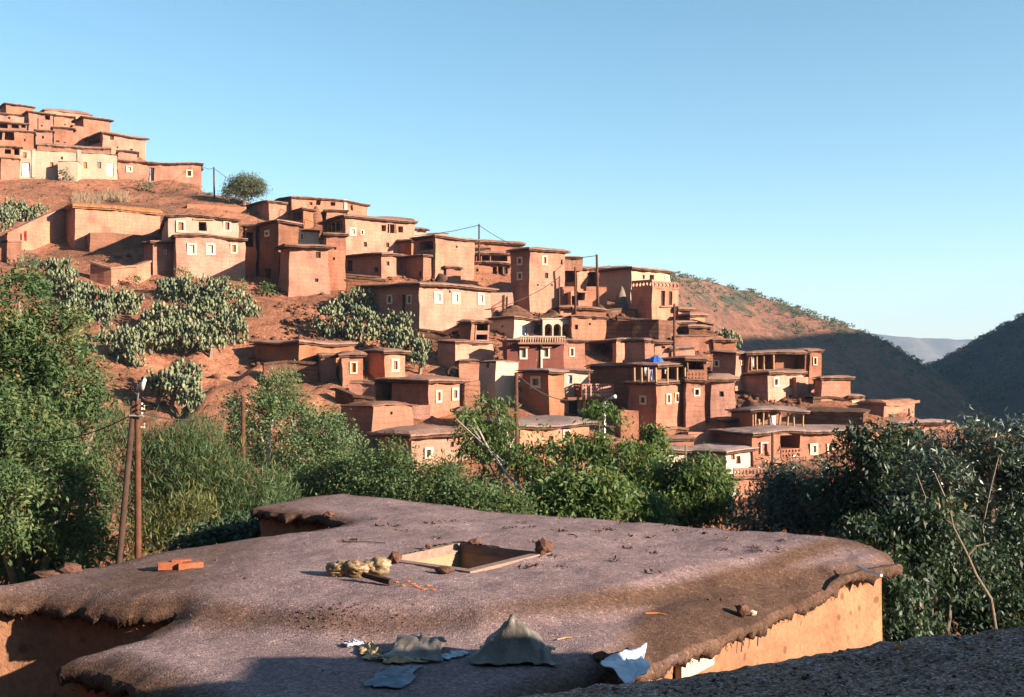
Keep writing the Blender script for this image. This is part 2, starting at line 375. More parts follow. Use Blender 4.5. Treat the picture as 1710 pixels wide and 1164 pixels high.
class Blk:
    """one storey or wing: L, C, R = photo columns of the left end, the near corner and the right end; top, bot = rows of eave and base at the corner"""
    def __init__(s, L, C, R, top, bot, col='pink', wins=(), d=None, dd=0, th=None, dep=5.5, sink=2.5, roof='roof', ov=.37, t=.17,
                 brush=True, batter=.012, rb=None, posts=(), crown=.10):
        s.uc = (C - CX) / F
        s.d = (d if d else dplane(C, bot)) + dd
        s.C = Vector((s.uc * s.d, s.d)); s.z1 = (HY - top) / F * s.d; s.z0 = (HY - bot) / F * s.d - sink
        if L < C - 2:
            a = 36 if th is None else th
            while True:
                q = R_(a); ul = (L - CX) / F
                den = -math.sin(q) - ul * math.cos(q)
                sl = (ul * s.C.y - s.C.x) / den if den < -.05 else 99
                if th is not None or sl < 8.5 or a >= 56: break
                a += 3
            s.th = q; s.sl = min(max(sl, 1.2), 16)
        else:
            a = 10 if th is None else th
            if R < 420: a = max(a, math.degrees(math.atan((CX - R) / F)) + 2)
            s.th = R_(a); s.sl = dep
        c, n = math.cos(s.th), math.sin(s.th)
        s.t = Vector((c, n)); s.n = Vector((-n, c)); ur = (R - CX) / F
        s.sf = (ur * s.C.y - s.C.x) / (c - ur * n)
        s.sl = max(s.sl, dep if L >= C - 2 else 0)
        s.a = dict(col=col, wins=wins, roof=roof, ov=ov, t=t, brush=brush, batter=batter, posts=posts, rb=rb, crown=crown)
    def sz(s, px, py, side='F'):
        u, v = (px - CX) / F, (HY - py) / F; c, n = math.cos(s.th), math.sin(s.th)
        if side == 'F': k = (u * s.C.y - s.C.x) / (c - u * n); y = s.C.y + k * n
        else: k = (u * s.C.y - s.C.x) / (-n - u * c); y = s.C.y + k * c
        return k, v * y
    def w(s, k, z, off=0., side='F'):
        if side == 'F': q = s.C + s.t * k - s.n * off
        else: q = s.C + s.n * k - s.t * off
        return Vector((q.x, q.y, z))
    def build(s, root):
        a = s.a; V = []; Fc = []; hol = {'F': [], 'L': []}
        P0 = s.C; P1 = s.C + s.t * s.sf; P2 = P1 + s.n * s.sl; P3 = s.C + s.n * s.sl
        cen = (P0 + P2) / 2; rad = max(1.5, (P0 - cen).length)
        todo = []
        for wd in a['wins']:
            kind, px, py, pw, ph = wd[:5]; side = 'F'
            if kind[0] == 'L': side = 'L'; kind = kind[1:]
            k0, za = s.sz(px - pw / 2, py, side); k1, _ = s.sz(px + pw / 2, py, side); kc, zc = s.sz(px, py, side)
            if k1 < k0: k0, k1 = k1, k0
            yy = s.w(kc, 0, 0, side).y; hh = ph / F * yy / 2
            fr = kind in 'wWgfx'
            b = min(.21 * (k1 - k0), .27) if fr else 0
            r = (k0 + b, k1 - b, zc - hh + b, zc + hh - b, 2.4 if kind == 'o' else (.28 if fr else .4))
            lim = s.sf if side == 'F' else s.sl
            if r[0] < .08 or r[1] > lim - .08 or r[1] - r[0] < .05 or r[3] > s.z1 - .05: 
                r = (max(r[0], .1), min(r[1], lim - .1), r[2], min(r[3], s.z1 - .1), r[4])
                if r[1] - r[0] < .08 or r[3] - r[2] < .08: continue
            hol[side].append(r); todo.append((kind, side, r, b))
        bt = a['batter']
        def wp(q, z):
            jx, jy = jit(q.x, q.y, z); g = (q - cen) / rad * (bt * (s.z1 - z))
            top = tilt(q.x, q.y) + .05 * mnoise.noise(Vector((q.x * .8, q.y * .8, 3.3))) if z > s.z1 - .01 else 0
            return (q.x + g.x + jx, q.y + g.y + jy, z + top)
        def face(p0, p1, nrm, holes):
            L = (p1 - p0).length; dr = (p1 - p0) / L
            S = lines(0, L, [q for h in holes for q in h[:2]], 1.0); Z = lines(s.z0, s.z1, [q for h in holes for q in h[2:4]], 1.0)
            b0 = len(V); nz = len(Z)
            for sv in S:
                for z in Z: V.append(wp(p0 + dr * sv, z))
            def inh(i, j):
                ms, mz = (S[i] + S[i + 1]) / 2, (Z[j] + Z[j + 1]) / 2
                for h in holes:
                    if h[0] - .01 < ms < h[1] + .01 and h[2] - .01 < mz < h[3] + .01: return h
                return None
            for i in range(len(S) - 1):
                for j in range(nz - 1):
                    ids = (b0 + i * nz + j, b0 + (i + 1) * nz + j, b0 + (i + 1) * nz + j + 1, b0 + i * nz + j + 1)
                    if inh(i, j) is None: Fc.append(ids)
            for h in holes:      # reveal box
                b1 = len(V); iv = -nrm * h[4]
                for q, z in ((h[0], h[2]), (h[1], h[2]), (h[1], h[3]), (h[0], h[3])):
                    V.append(wp(p0 + dr * q, z))
                for q, z in ((h[0], h[2]), (h[1], h[2]), (h[1], h[3]), (h[0], h[3])):
                    e = wp(p0 + dr * q, z); V.append((e[0] + iv.x, e[1] + iv.y, e[2]))
                for k in range(4): Fc.append((b1 + k, b1 + 4 + k, b1 + 4 + (k + 1) % 4, b1 + (k + 1) % 4))
                Fc.append((b1 + 4, b1 + 5, b1 + 6, b1 + 7))
        face(P0, P1, -s.n, hol['F']); face(P1, P2, s.t, []); face(P2, P3, s.n, [])
        face(P0, P3, -s.t, hol['L'])
        b0 = len(V)
        for q in (P0, P1, P2, P3): V.append((q.x, q.y, s.z1 - .06))
        Fc.append((b0, b0 + 1, b0 + 2, b0 + 3))
        wall = root.part('wall', V, Fc, M[a['col']])
        for kind, side, r, b in todo:
            if side == 'F': tx, nx = s.t, -s.n
            else: tx, nx = s.n, -s.t
            t3, n3 = Vector((tx.x, tx.y, 0)), Vector((nx.x, nx.y, 0)); up = Vector((0, 0, 1))
            k0, k1, za, zb, _ = r; kc, zc = (k0 + k1) / 2, (za + zb) / 2
            jx = jit(*s.w(kc, zc, 0, side)); ad = Vector((jx[0], jx[1], 0)) + n3 * (bt * (s.z1 - zc) * .7)
            pm = {'w': 'shutter', 'x': 'oshutter', 'W': 'pale', 'g': 'glass', 'f': 'dark', 'h': 'dark', 'd': 'shutter', 'D': 'whitep', 'b': 'blue', 'G': 'green', 'k': 'dark', 's': 'shutter', 'q': 'oshutter', 'p': 'glass'}.get(kind)  # h, k: dark panel imitates the unlit depth of an open hole
            par = None
            if b:
                v, f = [], []; th = .075
                c = s.w(kc, zc, .0, side) + ad
                hw, hz = (k1 - k0) / 2, (zb - za) / 2
                for q, ww, hh in ((-hw - b / 2, b / 2, hz + b), (hw + b / 2, b / 2, hz + b)):
                    box(v, f, c + t3 * q, t3 * ww, n3 * th, up * hh)
                for q in (-hz - b / 2, hz + b / 2): box(v, f, c + up * q, t3 * hw, n3 * (th - .004), up * (b / 2))
                par = root.part('window', v, f, M['frame'])
            if pm:
                v, f = [], []; c = s.w(kc, zc, 0, side) + ad - n3 * (.14 if b else .2)
                hw, hz = (k1 - k0) / 2 + .03, (zb - za) / 2 + .03
                box(v, f, c, t3 * hw, n3 * .02, up * hz)
                if kind in 'wxWdDbGsq' and hw > .18:      # planks and a rail
                    nb = 2 if hw < .5 else 3
                    for q in range(nb):
                        box(v, f, c + n3 * .03 + t3 * ((q + .5) / nb * 2 - 1) * hw, t3 * (hw / nb * .86), n3 * .012, up * (hz * .93))
                elif kind == 'g': 
                    box(v, f, c + n3 * .03, t3 * .03, n3 * .015, up * hz); box(v, f, c + n3 * .032, t3 * hw, n3 * .012, up * .03)
                nm = 'door' if kind in 'dDbG' else ('pane' if kind == 'g' else 'shutter')
                if nm == 'shutter' and par is None: nm = 'window'
                dj = root.part(nm, v, f, M[pm], par)
                if nm == 'door':
                    v, f = [], []; box(v, f, c + n3 * .06 + t3 * (hw * .6), t3 * .04, n3 * .03, up * .07); root.part('handle', v, f, M['dark'], dj)
        for px, r in a['posts']:
            k, _ = s.sz(px, 600); o = next((h for h in hol['F'] if h[0] - .1 < k < h[1] + .1 and h[4] > 1), None)
            if o is None: continue
            v, f = [], []; tube(v, f, [s.w(k, o[2] - .05, -.15), s.w(k + .03, (o[2] + o[3]) / 2, -.14), s.w(k, o[3] + .05, -.15)], r, r * .85)
            root.part('post', v, f, M['timber'])
        if a['roof']:
            if a['brush']: slab(root, 'eave', (P0, P1, P2, P3), s.z1 - .05, .2, a['ov'] * .9, .2, M['brush' if a['roof'] != 'straw' else 'straw'], 0)
            slab(root, 'roof', (P0, P1, P2, P3), s.z1 + (.13 if a['brush'] else 0), a['t'], a['ov'], .10, M[a['roof']], a['crown'])
        return s
def slab(root, name, poly, z, t, ov, rag, m, crown=.1):
    P0, P1, P2, P3 = poly; cen = (P0 + P2) / 2
    a, b = (P1 - P0), (P3 - P0); la, lb = a.length, b.length; a = a / la; b = b / lb
    na = min(34, max(5, int(la / .38))); nb = min(24, max(4, int(lb / .5)))
    V, Fc = [], []
    for layer in (0, 1):
        for i in range(na + 1):
            for j in range(nb + 1):
                s = -ov + (la + 2 * ov) * i / na; q = -ov + (lb + 2 * ov) * j / nb
                ei, ej = i in (0, na), j in (0, nb)
                p = P0 + a * s + b * q
                r = mnoise.noise(Vector((p.x * 2.3, p.y * 2.3, z))) * rag * 1.3 + mnoise.noise(Vector((p.x * .5, p.y * .5, z + 5))) * rag * 1.5
                if ei: p = p + a * (r * (1 if i else -1))
                if ej: p = p + b * (r * (1 if j else -1))
                zz = z + tilt(p.x, p.y)
                if layer == 0:
                    e = min(i, na - i, j, nb - j)
                    zz += t + crown * (1 - abs(2 * i / na - 1) ** 3) * (1 - abs(2 * j / nb - 1) ** 3) + mnoise.noise(Vector((p.x * 1.3, p.y * 1.3, 2))) * .05
                    if e == 0: zz -= t * .45
                else: zz += mnoise.noise(Vector((p.x * 3.1, p.y * 3.1, 4))) * .05
                V.append((p.x, p.y, zz))
    n2 = (na + 1) * (nb + 1); I = lambda i, j, l: l * n2 + i * (nb + 1) + j
    for i in range(na):
        for j in range(nb):
            Fc.append((I(i, j, 0), I(i + 1, j, 0), I(i + 1, j + 1, 0), I(i, j + 1, 0)))
            Fc.append((I(i, j + 1, 1), I(i + 1, j + 1, 1), I(i + 1, j, 1), I(i, j, 1)))
    for i in range(na):
        Fc.append((I(i, 0, 1), I(i + 1, 0, 1), I(i + 1, 0, 0), I(i, 0, 0))); Fc.append((I(i + 1, nb, 1), I(i, nb, 1), I(i, nb, 0), I(i + 1, nb, 0)))
    for j in range(nb):
        Fc.append((I(0, j + 1, 1), I(0, j, 1), I(0, j, 0), I(0, j + 1, 0))); Fc.append((I(na, j, 1), I(na, j + 1, 1), I(na, j + 1, 0), I(na, j, 0)))
    return root.part(name, V, Fc, m)
def lattice(root, name, f, s0, s1, z0, z1, n, rows, th, m):
    """pierced brick parapet: f(s, z, off) gives world points; n x rows diamond holes"""
    V, Fc = [], []
    w = (s1 - s0) / n; h = (z1 - z0) / rows
    for r in range(rows):
        for i in range(n):
            a, b = s0 + i * w, z0 + r * h
            o = [(a, b), (a + w, b), (a + w, b + h), (a, b + h)]
            q = [(a + w / 2, b + h * .14), (a + w * .86, b + h / 2), (a + w / 2, b + h * .86), (a + w * .14, b + h / 2)]
            b0 = len(V)
            for off in (0, -th):
                for x in o + q: V.append(tuple(f(x[0], x[1], off)))
            for k, base in ((0, 0), (1, 8)):
                for e in range(4):
                    e2 = (e + 1) % 4
                    Fc.append((b0 + base + e, b0 + base + e2, b0 + base + 4 + e)); Fc.append((b0 + base + e2, b0 + base + 4 + e2, b0 + base + 4 + e))
            for e in range(4):
                e2 = (e + 1) % 4
                Fc.append((b0 + 4 + e, b0 + 4 + e2, b0 + 12 + e2, b0 + 12 + e))
                Fc.append((b0 + e, b0 + e2, b0 + 8 + e2, b0 + 8 + e))
    return root.part(name, V, Fc, m)
VG = "houses of the hillside village"
def H(label, *blks, name='mud_house', cat='house', grp=VG):
    b = blks[0]; r = Root(name, label, cat, (b.C.x, b.C.y, b.z0 + 2.5), grp)
    for q in blks: q.build(r)
    return r
def lat_on(root, b, x0, x1, ytop, ybot, n, rows, side='F', off=.02, m='pink', th=.16):
    k0, zt = b.sz(x0, ytop, side); k1, _ = b.sz(x1, ytop, side); _, zb = b.sz((x0 + x1) / 2, ybot, side)
    k0, k1 = min(k0, k1), max(k0, k1)
    lattice(root, 'parapet', lambda s_, z, o: b.w(s_, z, off + o, side), k0, k1, zb, zt, n, rows, th, M[m])
def bar_on(root, name, b, pts, r, m, off=0.1, side='F', parent=None):
    v, f = [], []
    tube(v, f, [b.w(*b.sz(px, py, side), off, side) for px, py in pts], r, r)
    return root.part(name, v, f, M[m], parent)
def panel_on(root, name, b, x0, x1, y0, y1, m, off=.05, th=.05, side='F'):
    k0, zt = b.sz(x0, y0, side); k1, _ = b.sz(x1, y0, side); _, zb = b.sz((x0 + x1) / 2, y1, side)
    v, f = [], []; t3 = Vector((b.t.x, b.t.y, 0)) if side == 'F' else Vector((b.n.x, b.n.y, 0)); n3 = Vector((-b.n.x, -b.n.y, 0)) if side == 'F' else Vector((-b.t.x, -b.t.y, 0))
    box(v, f, b.w((k0 + k1) / 2, (zt + zb) / 2, off + th / 2, side), t3 * (abs(k1 - k0) / 2), n3 * (th / 2), Vector((0, 0, abs(zt - zb) / 2)))
    return root.part(name, v, f, M[m])

# ---------------------------------------------------------------- the houses, from the hilltop down
B = Blk
# hilltop group
bA = B(34, 34, 195, 249, 296, 'cream', [('s', 41, 259, 6, 10), ('D', 43.5, 283, 13, 23), ('h', 104, 264, 3, 5), ('q', 86, 276, 6, 10), ('q', 142, 276, 6, 11), ('p', 166, 276, 6, 11), ('D', 183.5, 283, 11, 22)], th=6, ov=.12, t=.16, brush=False)
rA = H("long cream plastered house with two pale doors on the hilltop", bA)
for x in (56, 132): panel_on(rA, 'pilaster', bA, x - 3, x + 3, 250, 297, 'grey', .03, .1)
H("small cream outbuilding with flat top in front of the long cream house", B(94, 97, 130, 269, 299, 'cream', th=10, ov=.05, t=.08, brush=False, dep=2, dd=-1.5), name='outbuilding', cat='outbuilding')
H("low pinkish courtyard room left of the long cream house", B(-6, 2, 33, 264, 296, 'pink', ov=.15, t=.12, th=25))
H("mud house with two dark openings above the pinkish courtyard room", B(-10, -10, 34, 244.5, 266, 'pink', [('o', 13, 253, 11, 8), ('o', 28, 253, 8, 12)], th=8))
H("pink house with an open doorway at the hilltop's right end", B(196, 197, 336, 269, 301, 'pink', [('W', 216.5, 282.5, 11, 11), ('k', 253, 291, 9, 22), ('b', 249.6, 291, 2.4, 21), ('f', 316.6, 289.6, 11, 13)], th=9, sink=5, dep=6))
H("house with a dark tilted roof edge and shaded open end on the hilltop", B(141, 172, 243, 223, 258, 'pink', [('Lo', 156, 233, 22, 17), ('h', 187, 229, 6, 9), ('h', 196, 246, 3, 3), ('h', 219, 250, 5, 3)], t=.3, ov=.5))
H("low ledge room under the dark tilted roof", B(197, 197, 229, 254, 270, 'pink', th=12, dep=3, dd=-2))
H("square mud tower house at the right of the hilltop skyline", B(125, 140, 184, 196.5, 234, 'pink', ov=.5))
H("rounded blank mud house on the hilltop skyline", B(62, 74, 153, 183, 200, 'pink', t=.4, crown=.5, ov=.15, brush=False, dd=4))
H("hilltop house with one dark square window near the top", B(40, 48, 89, 187, 222, 'pink', [('o', 79.5, 196.5, 9, 7), ('h', 69, 210, 3, 3)]))
H("narrow hilltop house between the window house and the tower", B(90, 90, 123, 194, 217, 'pink', [('h', 108, 208, 3, 3)], th=14))
H("topmost house at the left edge of the skyline", B(0, 10, 57, 174, 190, 'pink'))
H("hilltop house above the open gallery at the left edge", B(-14, -14, 42, 190, 206, 'pink', [('h', 15.5, 197, 4, 4)], th=6))
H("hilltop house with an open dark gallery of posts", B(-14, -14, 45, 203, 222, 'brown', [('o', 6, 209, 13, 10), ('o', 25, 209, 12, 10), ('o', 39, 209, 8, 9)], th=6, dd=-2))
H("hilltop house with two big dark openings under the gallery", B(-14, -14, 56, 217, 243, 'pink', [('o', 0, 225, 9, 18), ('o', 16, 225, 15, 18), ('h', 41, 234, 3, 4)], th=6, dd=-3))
H("small pink house with one tiny window below the window house", B(58, 60, 87, 218, 243, 'pink', [('h', 71.5, 229, 3.5, 5)], dd=-3))
H("small pink house with jutting beams beside the curved wall", B(87, 89, 122, 214, 242, 'pink', [('h', 95, 236, 6, 3), ('h', 107, 238, 3, 2)], dd=-3))
H("curved mud house wall under the tower house", B(116, 121, 141, 209, 242, 'brown', dd=-2, ov=.1, t=.1, brush=False))
H("mud roofed shed behind the long cream house", B(60, 62, 184, 243, 256, 'brown', th=6, dep=3.5, t=.35, ov=.2, d=170.5))

# left slope
H("big blank mud house with orange straw eave", B(102, 125, 268, 347, 408, 'pink', roof='straw', t=.5, ov=.3, th=34))
H("low windowless mud room in front of the big blank house", B(138, 151, 264, 388, 418, 'brown', roof=None, th=30, dep=3))
H("small square tower room with a tiny orange window", B(240, 256, 289, 405, 456, 'pink', [('x', 274.5, 421, 5, 8)], ov=.5, t=.14))
bF = B(288, 294, 409, 395, 464, 'pink', [('W', 320.5, 416, 16, 20), ('W', 351, 416, 16, 20), ('x', 390, 415, 11.5, 17)], th=24, dep=7, ov=.3)
bFu = B(268, 281, 398, 362, 396, 'cream', [('w', 301, 378, 16, 20), ('o', 338.7, 378, 12.5, 15), ('w', 378, 377.5, 13, 18)], d=bF.d + 1.8, th=20, ov=.3, t=.14, sink=.5, dep=5)
bFu.C = Vector((bFu.uc * bFu.d, bFu.d))
rF = H("two storey house with cream upper floor and three pale framed windows below", bF, bFu)
bar_on(rF, 'lintel', bFu, [(322, 366.5), (358, 366.5)], .1, 'timber', .06)
H("blank earth house wall behind the cream upper floor", B(303, 312, 412, 341, 366, 'pink', roof=None, th=20, dd=3))
H("shaded house with a sunlit blank end wall near the ridge tree", B(413, 449, 490, 338, 370, 'pink', [('Lo', 428, 362, 8, 14)], t=.16, th=38))
bG = B(457, 488, 613, 330, 371, 'pink', [('h', 519, 340, 5, 5), ('o', 531.5, 336.5, 8, 12), ('o', 556, 337, 7, 13), ('h', 588, 347, 4, 9)], th=36)
rG = H("long skyline house with a white plaster strip and dark doorways", bG)
panel_on(rG, 'plaster_strip', bG, 574.5, 579.5, 333, 360, 'white', .05, .04)
H("low shed with dark opening left of the stone dome", B(486, 507, 523, 349, 372, 'brown', [('Lo', 497, 361, 16, 14)], t=.14, dd=-3))
H("small lit room right of the stone dome", B(541, 545, 577, 352, 370, 'pink', [('o', 542.5, 360, 7, 12)], t=.14, dd=-3, th=12))
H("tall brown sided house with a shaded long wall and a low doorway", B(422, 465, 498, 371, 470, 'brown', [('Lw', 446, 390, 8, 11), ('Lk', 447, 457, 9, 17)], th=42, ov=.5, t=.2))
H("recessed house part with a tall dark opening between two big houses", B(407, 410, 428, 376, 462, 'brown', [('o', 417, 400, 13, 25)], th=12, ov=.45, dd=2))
bH = B(470, 484, 546, 412, 492, 'pink', [('h', 530, 425.7, 8, 10), ('h', 527, 468, 5, 6)], th=26, ov=.75, t=.2, batter=.075, dep=5)
H("flared sunlit tower house with a wide flat mud roof", bH, B(505, 506, 577, 416, 460, 'pink', [('h', 559.6, 414, 4, 6), ('h', 558, 432, 4, 5)], d=bH.d + 2.5, th=18, roof=None, dep=4))
H("small cream house with one brown window behind the flared tower", B(494, 498, 532, 385, 408, 'cream', [('w', 504.5, 395, 6, 12)], th=14, t=.12, ov=.2))
H("lit mud house with three tiny holes beside the lattice wall", B(540, 545, 577, 392, 450, 'pink', [('h', 560, 415, 4, 5)], th=14, ov=.4))
bI = B(538, 577, 692, 364, 432, 'pink', [('W', 589, 387, 11, 14), ('w', 605, 388, 6, 9), ('o', 640.7, 381, 8, 10), ('o', 655, 382, 15, 15), ('o', 669.5, 383, 8, 10), ('h', 610, 408, 5.5, 8), ('h', 648, 409, 5, 8), ('Lo', 556, 379, 30, 17)], th=34, t=.24, ov=.45, posts=((651, .09), (660, .09)))
rI = H("large house with a triple dark gallery window and one bright white window", bI)
for q in (545, 551, 558, 566): bar_on(rI, 'post', bI, [(q, 370), (q + 1, 390)], .09, 'timber', -.2, 'L')
H("thin mud roof behind the triple window house", B(608, 612, 687, 366, 378, 'pink', th=14, t=.3, dd=6))
H("farm building with a deep shaded front and a narrow lit end", B(574, 637, 662, 426, 473, 'pink', [('h', 648, 440, 5, 7), ('Lk', 584, 444, 9, 18), ('Lh', 628, 450, 7, 8)], th=54, ov=.55, t=.18))
H("brown rubble terrace house base below the flared tower", B(505, 574, 636, 459, 482, 'stone', th=50, ov=.2, t=.2, roof='brush', brush=False))
H("shaded brown house below the triple gallery window", B(652, 687, 691, 403, 436, 'brown', th=50, ov=.45))
H("tall pink house stepping up with a shaded overgrown balcony", B(690, 727, 792, 397, 474, 'pink', [('Lo', 712, 410, 22, 14), ('h', 762, 412, 3, 4)], th=42, ov=.45, t=.22))
H("shaded walled house under the overgrown balcony", B(662, 707, 770, 429, 474, 'pink', [('Lh', 702, 458, 5, 9)], th=46, ov=.3, t=.12, roof='roof'))
H("small whitewashed room with dark roof behind the balcony house", B(686, 691, 712, 383, 402, 'white', th=14, t=.2, ov=.25, dd=3))
H("low pale wall house on the ridge left of the wire pole", B(710, 712, 748, 391, 402, 'cream', th=10, t=.12, ov=.1, dd=4, brush=False))
bJ = B(607, 701, 820, 477, 560, 'pink', [('W', 731, 497, 14, 20), ('W', 760.5, 498, 13, 20), ('W', 802.6, 499, 12, 20), ('h', 751, 487, 3, 4), ('Lg', 652, 500, 9, 16), ('Lo', 673, 512, 5, 40), ('Lw', 684, 500, 8, 16)], th=50, t=.22, ov=.6)
H("large pink house with three white framed windows in a row", bJ)
H("low yard wall room right of the three window house", B(816, 818, 856, 487, 512, 'pink', roof=None, th=16, dep=2.5))
bK = B(772, 776, 852, 424, 446, 'pink', [('o', 787, 431, 16, 10), ('o', 800, 431, 8, 10), ('o', 812, 431, 14, 10), ('o', 834, 431, 28, 10)], th=12, t=.16, ov=.4)
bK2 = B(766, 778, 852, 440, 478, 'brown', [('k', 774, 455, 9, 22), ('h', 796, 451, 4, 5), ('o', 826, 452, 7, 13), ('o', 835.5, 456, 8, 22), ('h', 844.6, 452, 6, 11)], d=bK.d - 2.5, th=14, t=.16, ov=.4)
H("shaded house with a two level open gallery beside the tall tower", bK2, bK)
H("stepped mud shed left of the gallery house", B(738, 745, 769, 448, 474, 'pink', [('o', 755, 440, 2, 2)], th=20, t=.16, ov=.25))
H("skyline house behind the gallery with a thick mud roof", B(789, 792, 874, 407, 425, 'pink', th=12, t=.3, ov=.4))
H("low skyline room under the wire pole", B(788, 790, 818, 417, 428, 'pink', th=8, t=.2, ov=.2, dd=-3))
H("tall square tower house with a shaded side and pale window frames", B(853, 884.5, 943, 417, 516, 'pink', [('Lg', 868, 436, 9, 14), ('Lw', 868.5, 461, 9, 14), ('w', 909.5, 435, 9, 16), ('h', 913, 460, 6, 9), ('h', 937, 437.5, 3, 8), ('h', 899, 476, 3, 3), ('h', 921, 476, 3, 3)], th=38, t=.24, ov=.45), name='tower_house')
H("brown house with a roof terrace and lit pillar behind the tall tower", B(941, 963, 980, 449, 495, 'pink', [('Lo', 952, 461, 14, 20)], th=42, t=.14), B(942, 943, 973, 430, 452, 'brown', [('h', 955.5, 433, 3, 4)], d=127.5, th=10, t=.1, ov=.15, sink=0), name='tower_house')
H("pink wall house with a white patch right of the tall tower", B(935, 938, 962, 478, 514, 'pink', [('D', 939.5, 489, 4, 10)], th=12, roof=None))
H("shed with two dark archways right of the tall tower", B(953, 954, 981, 487, 514, 'pink', [('o', 959, 503, 11, 18), ('o', 971, 494, 12, 15)], th=14, roof=None, dd=-1.5))
bL = B(1000, 1054, 1120, 450, 485, 'cream', [('h', 1075, 462.5, 4, 7), ('o', 1088.7, 463, 7, 8), ('w', 1113, 463, 7, 7)], th=48, t=.2, ov=.4, d=130, sink=6)
bL2 = B(1054, 1089, 1133, 481, 540, 'pink', [('k', 1107.8, 498, 6, 25), ('k', 1119.5, 498, 5.5, 23)], th=40, roof=None)
rL = H("skyline house with a cream top floor above a pierced brick parapet", bL, bL2, name='tower_house')
lat_on(rL, bL2, 1089, 1133, 469, 482, 7, 1); lat_on(rL, bL2, 1055, 1089, 469, 482, 6, 1, 'L')
bar_on(rL, 'window_sill', bL2, [(1102, 512), (1125, 512)], .08, 'pink', .1)
H("shaded mud house with a dark open front behind the leaning skyline pole", B(975, 977, 1054, 449, 490, 'brown', [('o', 989, 468, 22, 28)], th=12, t=.2, ov=.35, dd=4))
H("sunlit blank mud room left of the straw stack", B(976, 979, 1013, 479, 517, 'pink', th=16, roof=None))
H("low mud house with dark roof at the right end of the skyline", B(1112, 1133, 1152, 517, 537, 'pink', th=38, t=.3, ov=.4))
H("small roof stepping down the right end of the skyline", B(1142, 1152, 1176, 528, 545, 'pink', th=38, t=.3, ov=.4))
H("ruined terrace house with dark eave under the brick parapet tower", B(1100, 1110, 1154, 540, 560, 'stone', th=30, t=.16, ov=.5, dd=-2))
H("low rubble house at the lower right of the skyline", B(1146, 1150, 1180, 548, 566, 'stone', th=30, t=.16, ov=.4, dd=-2))

# middle band
H("white house with a shaded flank below the earth mound", B(813, 858, 893, 532, 566, 'cream', [('b', 876, 553, 9, 13), ('Lh', 838, 545, 3, 4)], th=50, t=.12, ov=.25), name='plastered_house')
bM = B(891, 907, 956, 533, 570, 'white', [], th=20, t=.1, ov=.15, brush=False, dep=4)
rM = Root('arcaded_house', "white house with three round arches on its terrace", 'house', (bM.C.x, bM.C.y, bM.z0 + 2.5), VG)
def arcade(root, b):
    V, Fc = [], []; z1 = b.z1; k0, zb = b.sz(907, 561); k1 = b.sf
    cs = [(b.sz(x, 550)[0], (b.sz(x + 6.3, 550)[0] - b.sz(x - 6.3, 550)[0]) / 2) for x in (916, 930.6, 945)]
    zs = b.sz(930, 547.5)[1]
    xs_ = [-.05] + [q for c, r in cs for q in (c - r, c + r)] + [k1]
    for off in (0, -.45):
        for i in range(0, len(xs_), 2):
            a, e = xs_[i], xs_[i + 1]; n = len(V)
            V.extend([tuple(b.w(a, zb, off)), tuple(b.w(e, zb, off)), tuple(b.w(e, zs, off)), tuple(b.w(a, zs, off))]); Fc.append((n, n + 1, n + 2, n + 3))
            n = len(V); V.extend([tuple(b.w(a, zs, off)), tuple(b.w(e, zs, off)), tuple(b.w(e, z1, off)), tuple(b.w(a, z1, off))]); Fc.append((n, n + 1, n + 2, n + 3))
        for c, r in cs:
            n = len(V); K = 10
            for i in range(K + 1):
                t = math.pi * i / K; x, z = c - r * math.cos(t), zs + r * math.sin(t)
                V.append(tuple(b.w(x, z, off))); V.append(tuple(b.w(x, z1, off)))
            for i in range(K): Fc.append((n + 2 * i, n + 2 * i + 2, n + 2 * i + 3, n + 2 * i + 1))
    for c, r in cs:      # the thickness of each arch
        n = len(V); K = 10; pts = [(c - r, zb)] + [(c - r * math.cos(math.pi * i / K), zs + r * math.sin(math.pi * i / K)) for i in range(K + 1)] + [(c + r, zb)]
        for x, z in pts: V.append(tuple(b.w(x, z, 0))); V.append(tuple(b.w(x, z, -.45)))
        for i in range(len(pts) - 1): Fc.append((n + 2 * i, n + 2 * i + 1, n + 2 * i + 3, n + 2 * i + 2))
    root.part('arcade', V, Fc, M['white'])
arcade(rM, bM)
bM2 = B(893, 909, 956, 534, 575, 'pink', [], d=bM.d + 2.2, th=20, t=.14, ov=.2, dep=4); bM2.build(rM)
v, f = [], []
for k in range(2): pass
pR = [bM.C + bM.t * (-.1), bM.C + bM.t * bM.sf, bM.C + bM.t * bM.sf + bM.n * 2.6, bM.C + bM.n * 2.6 + bM.t * (-.1)]
slab(rM, 'roof', pR, bM.z1, .14, .12, .04, M['cream'], .04)
H("pink house with two tiny holes right of the white arches", B(953, 955, 1013, 532, 574, 'pink', [('h', 962.5, 546, 5, 8), ('h', 986, 541, 4, 4)], th=18, t=.12, ov=.2))
H("small flat house with a pale front above the white arches", B(932, 935, 960, 516, 532, 'pink', th=16, t=.14, ov=.4))
H("low dark eaved shed right of the flat house above the arches", B(957, 960, 1012, 518, 534, 'brown', th=14, t=.16, ov=.3))
H("long brown rubble house under the straw stack", B(1010, 1013, 1100, 535, 575, 'stone', th=-24, roof=None, dep=8))
bN = B(840, 847, 941, 566, 622, 'red', [('g', 873.5, 590, 13, 20), ('g', 911, 589, 12, 19)], th=15, t=.08, ov=.08, brush=False, roof='roofgrey', dep=4)
rN = H("dark red house with a cream balcony rail and white diamonds", bN, name='red_house')
panel_on(rN, 'pillar', bN, 902, 905, 574, 617, 'frame', .08, .12); panel_on(rN, 'gap_strip', bN, 898.6, 901.6, 576, 617, 'dark', .03, .06)  # the dark strip stands in for the unlit gap beside the pillar
panel_on(rN, 'balcony_slab', bN, 862, 941, 571.5, 575, 'brown', .0, .8)
